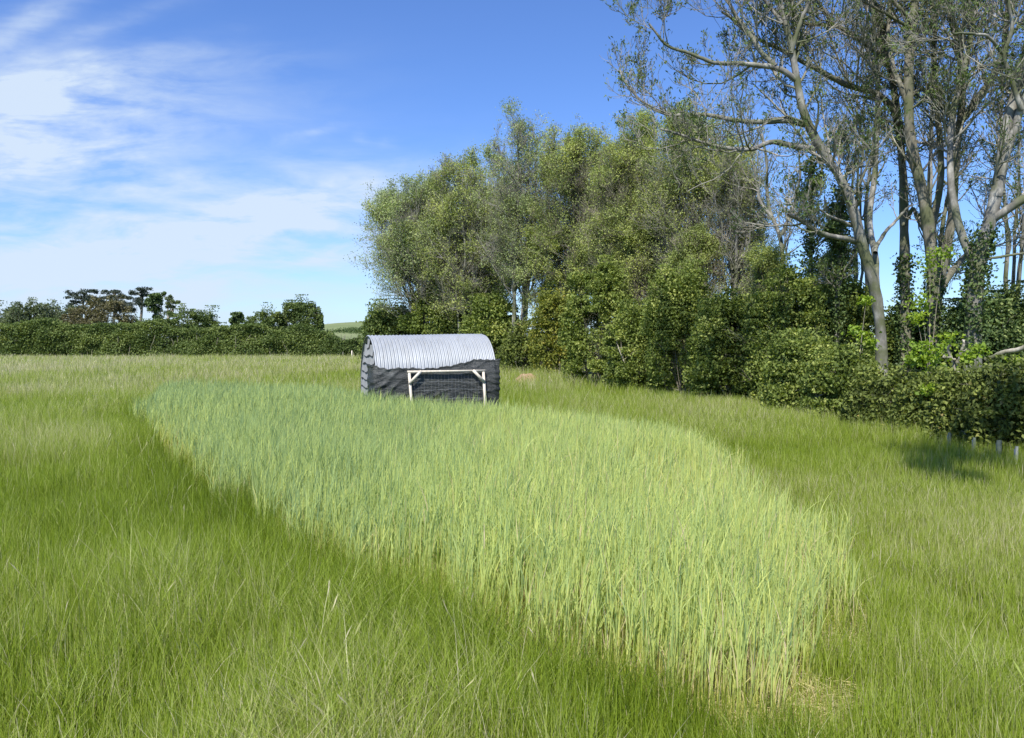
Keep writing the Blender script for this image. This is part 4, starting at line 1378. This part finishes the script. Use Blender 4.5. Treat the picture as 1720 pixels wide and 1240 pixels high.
# dead branch jutting in at the right edge
br = limb_tree('dead_branch', "bleached dead branch slanting up out of the thicket at the right edge", 361, [
    ([(1655, 604), (1676, 594), (1700, 588), (1722, 578), (1760, 560), (1800, 548)], 12.4, 11.6, 3.6, 5.6, 0.95)],
    bark='deadwood', twig='deadwood', per_m=0.0, nleaf=0, cat='branch')
bs = limb_tree('broken_sapling', "splintered pale broken sapling among the brambles right of the lime saplings", 362, [
    ([(1612, 755), (1610, 650), (1609, 626), (1604, 606), (1598, 590), (1596, 580)], 12.6, 12.5, 4.6, 2.0, 0.95),
    ([(1606, 612), (1614, 590), (1617, 572)], 12.55, 12.5, 3.2, 1.6, 0.9),
    ([(1604, 604), (1592, 598), (1586, 597)], 12.55, 12.4, 2.2, 1.4, 0.9),
    ([(1608, 624), (1620, 632), (1626, 634)], 12.55, 12.4, 2.0, 1.2, 0.9),
    ([(1612, 604), (1620, 592), (1624, 586)], 12.55, 12.4, 2.0, 1.0, 0.9)],
    bark='deadwood', twig='deadwood', per_m=0.0, nleaf=0, cat='sapling')

# tree guards: plastic tubes on stakes
def guard(label, px, top, D, r, colr, gname):
    base = np.array([gx(px, D), D, 0.0])
    zt_ = at(px, top, D)[2]
    root = thing('tree_guard', label, 'tree guard', base, 'tree guards along the hedge foot')
    th = np.linspace(0, 2 * np.pi, 17)[:-1]
    ac = Acc()
    ring = lambda rr, z: np.stack([base[0] + rr * np.cos(th), base[1] + rr * np.sin(th), np.full(16, z)], -1)
    v = np.concatenate([ring(r, 0), ring(r, zt_), ring(r - 0.004, zt_), ring(r - 0.004, 0)])
    k = np.arange(16)
    k2 = (k + 1) % 16
    for a_ in range(3):
        ac.add(v, np.stack([k + 16 * a_, k2 + 16 * a_, k2 + 16 * (a_ + 1), k + 16 * (a_ + 1)], -1))
    ac.build('tube', colr, root, False, base)
    Acc().box(base + np.array([0.004, r + 0.014, zt_ * 0.42]), (0.022, 0.022, zt_ * 0.84)).build('stake', M['timber'], root, False, base)


def plastic(name, c):
    m, t, out = new_mat(name)
    tcn = t.new('ShaderNodeTexCoord')
    n1 = t.noise(tcn.outputs['Object'], 18.0, 5, 0.7)
    principled(t, out, t.mix(t.ramp(n1, [(0.4, 0.0), (0.7, 0.6)]), c, tuple(v * 0.62 for v in c)), 0.5, 0.4)
    return m


M['tube_grey'] = plastic('grey green tube plastic', (0.16, 0.185, 0.145))
M['tube_white'] = plastic('white tube plastic', (0.28, 0.30, 0.28))
guard("wide grey-green tree guard tube left of the white one", 1682, 740, 10.2, 0.032, M['tube_grey'], '')
guard("narrow white tree guard tube, the rightmost", 1712, 750, 9.8, 0.018, M['tube_white'], '')
guard("faint grey tree guard tube below the broken sapling", 1598, 727, 11.1, 0.024, M['tube_grey'], '')
guard("weathered tree guard tube midway between the two other grey ones", 1640, 735, 10.6, 0.020, M['tube_grey'], '')

# bare earth mound by the hedge foot, right of the shelter
rng = np.random.default_rng(61)
m, t, out = new_mat('dug reddish earth')
g_tc = t.new('ShaderNodeTexCoord')
gn1 = t.noise(g_tc.outputs['Object'], 6.0, 7, 0.7)
principled(t, out, t.ramp(gn1, [(0.3, (0.20, 0.12, 0.075)), (0.55, (0.36, 0.24, 0.16)), (0.75, (0.48, 0.36, 0.26))]), 0.95, 0.1)
M['earth'] = m
mo = at(886, 640, 27.5)
mo[2] = 0
nr, nt = 14, 36
rr_, tt_ = np.meshgrid(np.linspace(0.001, 1, nr), np.linspace(0, 2 * np.pi, nt, endpoint=False))
lump = Field2(77, 0.16)
X_, Y_ = rr_ * np.cos(tt_) * 0.55, rr_ * np.sin(tt_) * 0.4
Z_ = 0.33 * (1 - rr_ ** 2) * (0.55 + 0.65 * lump(X_, Y_)) - 0.01
idx = np.arange(nr * nt).reshape(nt, nr)
nx2 = np.roll(idx, -1, axis=0)
q = np.stack([idx[:, :-1], idx[:, 1:], nx2[:, 1:], nx2[:, :-1]], -1).reshape(-1, 4)
mm = mesh_obj('earth_mound', np.stack([X_ + mo[0], Y_ + mo[1], Z_], -1).reshape(-1, 3), q, M['earth'], None, None, True, origin=mo)
tag(mm, "small mound of reddish dug earth at the hedge foot right of the shelter", "mound")

# ------------------------------------------------------------------ far side of the field
rng = np.random.default_rng(71)
hd = thing('hedge', "long unclipped field hedge closing the far side of the meadow", 'hedge', (-26, 61, 0))
n = 82000
hx = rng.uniform(-52, -5.5, n)
g1, g2, g3 = Field2(81, 1.6), Field2(82, 0.7), Field2(83, 4.0)
top = 1.12 + 0.8 * g3(hx, hx * 0) + 0.85 * g1(hx, hx * 0 + 3) + 0.3 * g2(hx, hx * 0) + 0.5 * np.clip((-hx - 17) / 8, 0, 1)
top = top * (1 - 0.34 * np.clip((hx + 15.5) / 2.5, 0, 1))
hz = top * rng.uniform(0.0, 1, n) ** 0.9
bulge = 0.85 * g1(hx, hz * 1.3) + 0.5 * g2(hx, hz * 1.2)
hy = 61 - bulge + np.abs(rng.normal(0, 0.28, n)) + 0.5 * (hz / top) ** 3
onto = rng.uniform(0, 1, n) < 0.15
hy = np.where(onto, 61 + rng.uniform(-0.5, 1.6, n), hy)
hz = np.where(onto, top * rng.uniform(0.9, 1.06, n), hz)
C = np.stack([hx, hy, hz + 0.04], -1)
tone = 0.25 + 0.45 * g1(hx + 50, hz * 1.5) + 0.18 * (g3(hx + 20, hz) - 0.5)
put_leaves('foliage', C, 0.15 * rng.uniform(0.7, 1.3, n), 0.10, rng, M['hedge_far'], hd, (-26, 61, 0), 0.7, tone=tone)
n = 420
bx_ = rng.uniform(-52, -5.5, n)
P0 = np.zeros((n, 5, 3))
sx_ = np.cumsum(rng.normal(0, 0.12, (n, 5)), 1)
P0[:, :, 0] = bx_[:, None] + sx_
P0[:, :, 1] = 61.1 + rng.normal(0, 0.25, (n, 1))
P0[:, :, 2] = np.linspace(0, 1, 5)[None] * rng.uniform(1.2, 1.9, (n, 1))
v, f_ = tubes(P0, np.full((n, 5), 0.03) * np.linspace(1, 0.5, 5), 4)
Acc().add(v, f_).build('stems', M['twig_brown'], hd, True, (-26, 61, 0))

FAR = [
    # name, label, seed, px, D, top, half, n, leaf
    ('willow_scrub', "grey-green scrub tree at the picture's left edge", 401, 10, 68, 514, 42, 10000, 'greygreen'),
    ('willow_scrub', "grey-green scrub tree with a pointed top, second from the left edge", 402, 44, 67, 505, 38, 11000, 'greygreen'),
    ('willow_scrub', "pale silvery scrub tree left of the flat-topped pines", 403, 76, 69, 508, 34, 9000, 'greygreen'),
    ('willow_scrub', "hazy low scrub tree under the left flat-topped pine", 404, 108, 71, 513, 34, 8000, 'greygreen'),
    ('scrub_tree', "russet budding scrub tree below the left flat-topped pine", 405, 142, 68, 516, 42, 11000, 'russet'),
    ('scrub_tree', "russet rounded scrub tree below the broad flat-topped pine", 406, 186, 67, 501, 46, 12000, 'russet'),
    ('scrub_bush', "low rounded bush topping the far hedge left of the spiky bush", 408, 372, 62, 546, 22, 5000, 'hedge_far'),
    ('scrub_bush', "low bush topping the far hedge between the ball-shaped tree and the untidy bush", 409, 424, 62, 552, 20, 5000, 'hedge_far'),
    ('scrub_bush', "rounded bush topping the far hedge below the russet scrub", 410, 168, 62, 548, 36, 7000, 'hedge_far'),
    ('scrub_bush', "bush topping the far hedge below the pointed grey-green scrub", 451, 50, 62, 544, 44, 8000, 'hedge_far'),
    ('scrub_tree', "low dull scrub between the broad pine and the slim pine", 407, 226, 67, 535, 30, 6000, 'hedge_far'),
]
for (nm, lab, sd, px, D, top, half, n, leaf) in FAR:
    bush(nm, lab, sd, px, D, top, half, int(n * 1.5), leaf, 0.16, cat='tree', clumps=90, csz=0.36, depth=0.8, shoots=0.4, shell=0.35, boxy=0.5,
         twig='twig', stems=26)


def pine(label, seed, px, D, top, trunk_to, layers, lean=0.0):
    """flat layered pine: layers = (px, py, half width px, half height px)"""
    rng = np.random.default_rng(seed)
    base = np.array([gx(px, D), D, 0.0])
    root = thing('pine_tree', label, 'pine', base, 'dark pines beyond the far hedge')
    tip = at(px + lean, top + 3, D)
    tt = np.linspace(0, 1, 12)[:, None]
    P = base * (1 - tt) + tip * tt
    P[:, 0] += 0.12 * np.sin(tt[:, 0] * 5 + seed)
    P0, R0 = [P], [np.linspace(0.24, 0.06, 12)]
    C = []
    for (lx, ly, hw, hh) in layers:
        e = at(lx, ly, D + rng.uniform(-0.8, 0.8))
        kk = np.clip(int((e[2] - 0.5) / max(tip[2], 0.1) * 11), 1, 11)
        q_ = np.linspace(0, 1, 12)[:, None]
        s0 = P[kk]
        bb = s0 * (1 - q_) + e * q_
        bb[:, 2] += 0.25 * np.sin(q_[:, 0] * np.pi)
        P0.append(bb), R0.append(np.linspace(0.07, 0.03, 12))
        w_, h_ = hw / F_PX * D, hh / F_PX * D
        w_, h_ = w_ * 1.18, h_ * 1.25
        n = int(160 + 680 * w_ * h_)
        nsub = max(3, int(w_ / 0.16))
        sc = rng.uniform(-1, 1, (nsub, 3)) * np.array([w_ * 0.95, w_ * 0.6, h_ * 0.55])
        ssz = rng.uniform(0.16, 0.34, nsub)
        kk2 = rng.integers(0, nsub, n)
        o = np.clip(rng.normal(size=(n, 3)), -1.7, 1.7) * ssz[kk2][:, None] * np.array([0.75, 0.75, 0.34]) + sc[kk2]
        C.append(e + o)
    v, f_ = tubes(np.array(P0), np.array(R0), 6)
    Acc().add(v, f_).build('trunk', M['bark_brown'], root, True, base)
    C = np.concatenate(C)
    put_leaves('crown', C, 0.21 * rng.uniform(0.7, 1.3, len(C)), 0.09, rng, M['pine'], root, base, 0.4, tone=clump_tone(C, rng, 0.6))


pine("left flat-topped dark pine beyond the far hedge", 411, 136, 86, 488, 560,
     [(138, 491, 18, 4), (122, 495, 9, 3), (150, 490, 7, 4), (135, 501, 19, 5), (140, 509, 14, 4), (118, 511, 6, 2), (130, 516, 14, 4), (148, 500, 11, 5), (155, 508, 10, 5)], 4)
pine("broad flat-topped dark pine, middle of the three", 412, 191, 88, 487, 560,
     [(186, 490, 15, 5), (198, 491, 10, 4), (180, 500, 14, 5), (204, 497, 11, 5), (163, 502, 7, 4), (212, 500, 6, 4), (192, 508, 20, 6), (210, 513, 9, 5),
      (176, 512, 11, 5), (216, 521, 7, 5), (200, 522, 12, 4)])
pine("slim single-stemmed dark pine, rightmost of the three", 413, 231, 84, 481, 560,
     [(240, 484, 8, 3), (234, 488, 12, 4), (232, 495, 14, 5), (242, 497, 8, 4), (236, 503, 14, 4), (228, 509, 9, 3), (240, 511, 7, 3)], 8)
far_b = [
    # name, label, seed, px, D, top, half, low_py, n, leaf, lsz
    ('scrub_bush', "broad dark mound of scrub below the leaning round-headed tree", 431, 316, 64, 516, 60, None, 15000, 'hedge_far', 0.13),
    ('scrub_bush', "small dark spiky bush on the hedge left of the ball-shaped tree", 433, 352, 65, 529, 9, None, 2200, 'dark', 0.13),
    ('pale_scrub', "pale blossoming scrub showing above the hedge near the ball-shaped tree", 434, 418, 70, 548, 22, None, 3500, 'blossom', 0.13),
    ('scrub_bush', "untidy bush with upright shoots left of the big round tree", 435, 452, 63, 521, 42, None, 12000, 'hedge_far', 0.13),
    ('round_tree', "big round dark green tree, largest above the far hedge", 436, 506, 63.5, 508, 44, None, 18000, 'hedge_far', 0.13),
]
for (nm, lab, sd_, px, D, top, half, lowp, n, leaf, lsz) in far_b:
    bush(nm, lab, sd_, px, D, top, half, int(n * 1.5), leaf, lsz * 1.15, boxy=0.45, cat='tree' if nm == 'round_tree' else 'bush', clumps=70, csz=0.4, depth=0.8,
         low=0.0)


def ball_tree(name, label, seed, px, D, clusters, leaf, stem, n, bark='bark_brown', r=2.0):
    rng = np.random.default_rng(seed)
    base = np.array([gx(px, D), D, 0.0])
    root = thing(name, label, 'tree', base)
    W = np.array([at(a_, b_, D) for a_, b_ in stem])
    W[:, 2] = np.maximum(W[:, 2], 0)
    P, ln = resample(W, 12)
    P0, R0 = [P], [np.linspace(r, r * 0.4, 12) / F_PX * D]
    tot = sum(c[2] * c[3] for c in clusters)
    C = []
    for (lx, ly, hw, hh) in clusters:
        e = at(lx, ly, D + rng.uniform(-0.5, 0.5))
        q_ = np.linspace(0, 1, 12)[:, None]
        P0.append(P[7] * (1 - q_) + e * q_), R0.append(np.linspace(r * 0.5, r * 0.2, 12) / F_PX * D)
        k = int(n * hw * hh / tot)
        nsub = 7
        sc = nrm(rng.normal(size=(nsub, 3))) * rng.uniform(0.4, 1.0, (nsub, 1))
        o = np.clip(rng.normal(size=(k, 3)), -1.6, 1.6) * 0.27 + sc[rng.integers(0, nsub, k)]
        C.append(e + o * np.array([hw, hw * 0.9, hh]) / F_PX * D)
    v, f_ = tubes(np.array(P0), np.array(R0), 6)
    Acc().add(v, f_).build('trunk', M[bark], root, True, base)
    C = np.concatenate(C)
    put_leaves('crown', C, 0.2 * rng.uniform(0.7, 1.3, len(C)), 0.14, rng, M[leaf], root, base, 0.5, tone=clump_tone(C, rng, 0.7))


ball_tree('scrub_tree', "round-headed leaning tree right of the slim pine", 421, 276, 72,
          [(258, 498, 12, 8), (262, 507, 12, 8), (256, 516, 9, 7), (267, 523, 7, 7), (250, 506, 7, 6), (275, 494, 4, 4), (262, 530, 6, 5)], 'dark',
          [(276, 600), (275, 560), (268, 540), (262, 522), (258, 505)], 2600, 'deadwood', 2.0)
ball_tree('scrub_tree', "small ball-shaped tree alone above the far hedge", 441, 398, 66,
          [(396, 530, 9, 6), (405, 533, 7, 7), (391, 538, 6, 6), (400, 541, 9, 6), (395, 546, 6, 4)], 'dark', [(397, 600), (397, 560), (398, 540)], 1900)
ball_tree('scrub_tree', "pale-stemmed sparse tree leaning right, right of the round-headed one", 442, 284, 74,
          [(283, 502, 6, 5), (292, 507, 6, 4), (298, 507, 5, 3), (281, 512, 5, 5), (290, 517, 5, 4), (286, 524, 5, 4)], 'greygreen',
          [(279, 600), (279, 550), (284, 530), (288, 512)], 900, 'deadwood', 1.6)

# two fence posts before the hedge's right end
def post(label, px, top, D, wpx, mat):
    base = np.array([gx(px, D), D, 0.0])
    zt_ = at(px, top, D)[2]
    w_ = wpx / F_PX * D
    root = thing('fence_post', label, 'post', base, 'posts before the far hedge')
    Acc().box(base + np.array([0, 0, zt_ / 2]), (w_, w_, zt_)).build('shaft', mat, root, False, base)
    ac = Acc()
    h = w_ / 2
    v = np.array([[-h, -h, 0], [h, -h, 0], [h, h, 0], [-h, h, 0], [-h * .4, -h * .4, .05], [h * .4, -h * .4, .05], [h * .4, h * .4, .05], [-h * .4, h * .4, .05]])
    ac.add(v + base + np.array([0, 0, zt_ + 0.002]), [[0, 1, 5, 4], [1, 2, 6, 5], [2, 3, 7, 6], [3, 0, 4, 7], [4, 5, 6, 7]])
    ac.build('pointed_top', mat, root, False, base)


post("pale yellow fence post left of the shelter", 591, 590, 57.5, 1.7, M['timber'])
post("thin grey fence post left of the pale yellow one", 576, 592, 58.0, 1.2, M['bark_ash'])
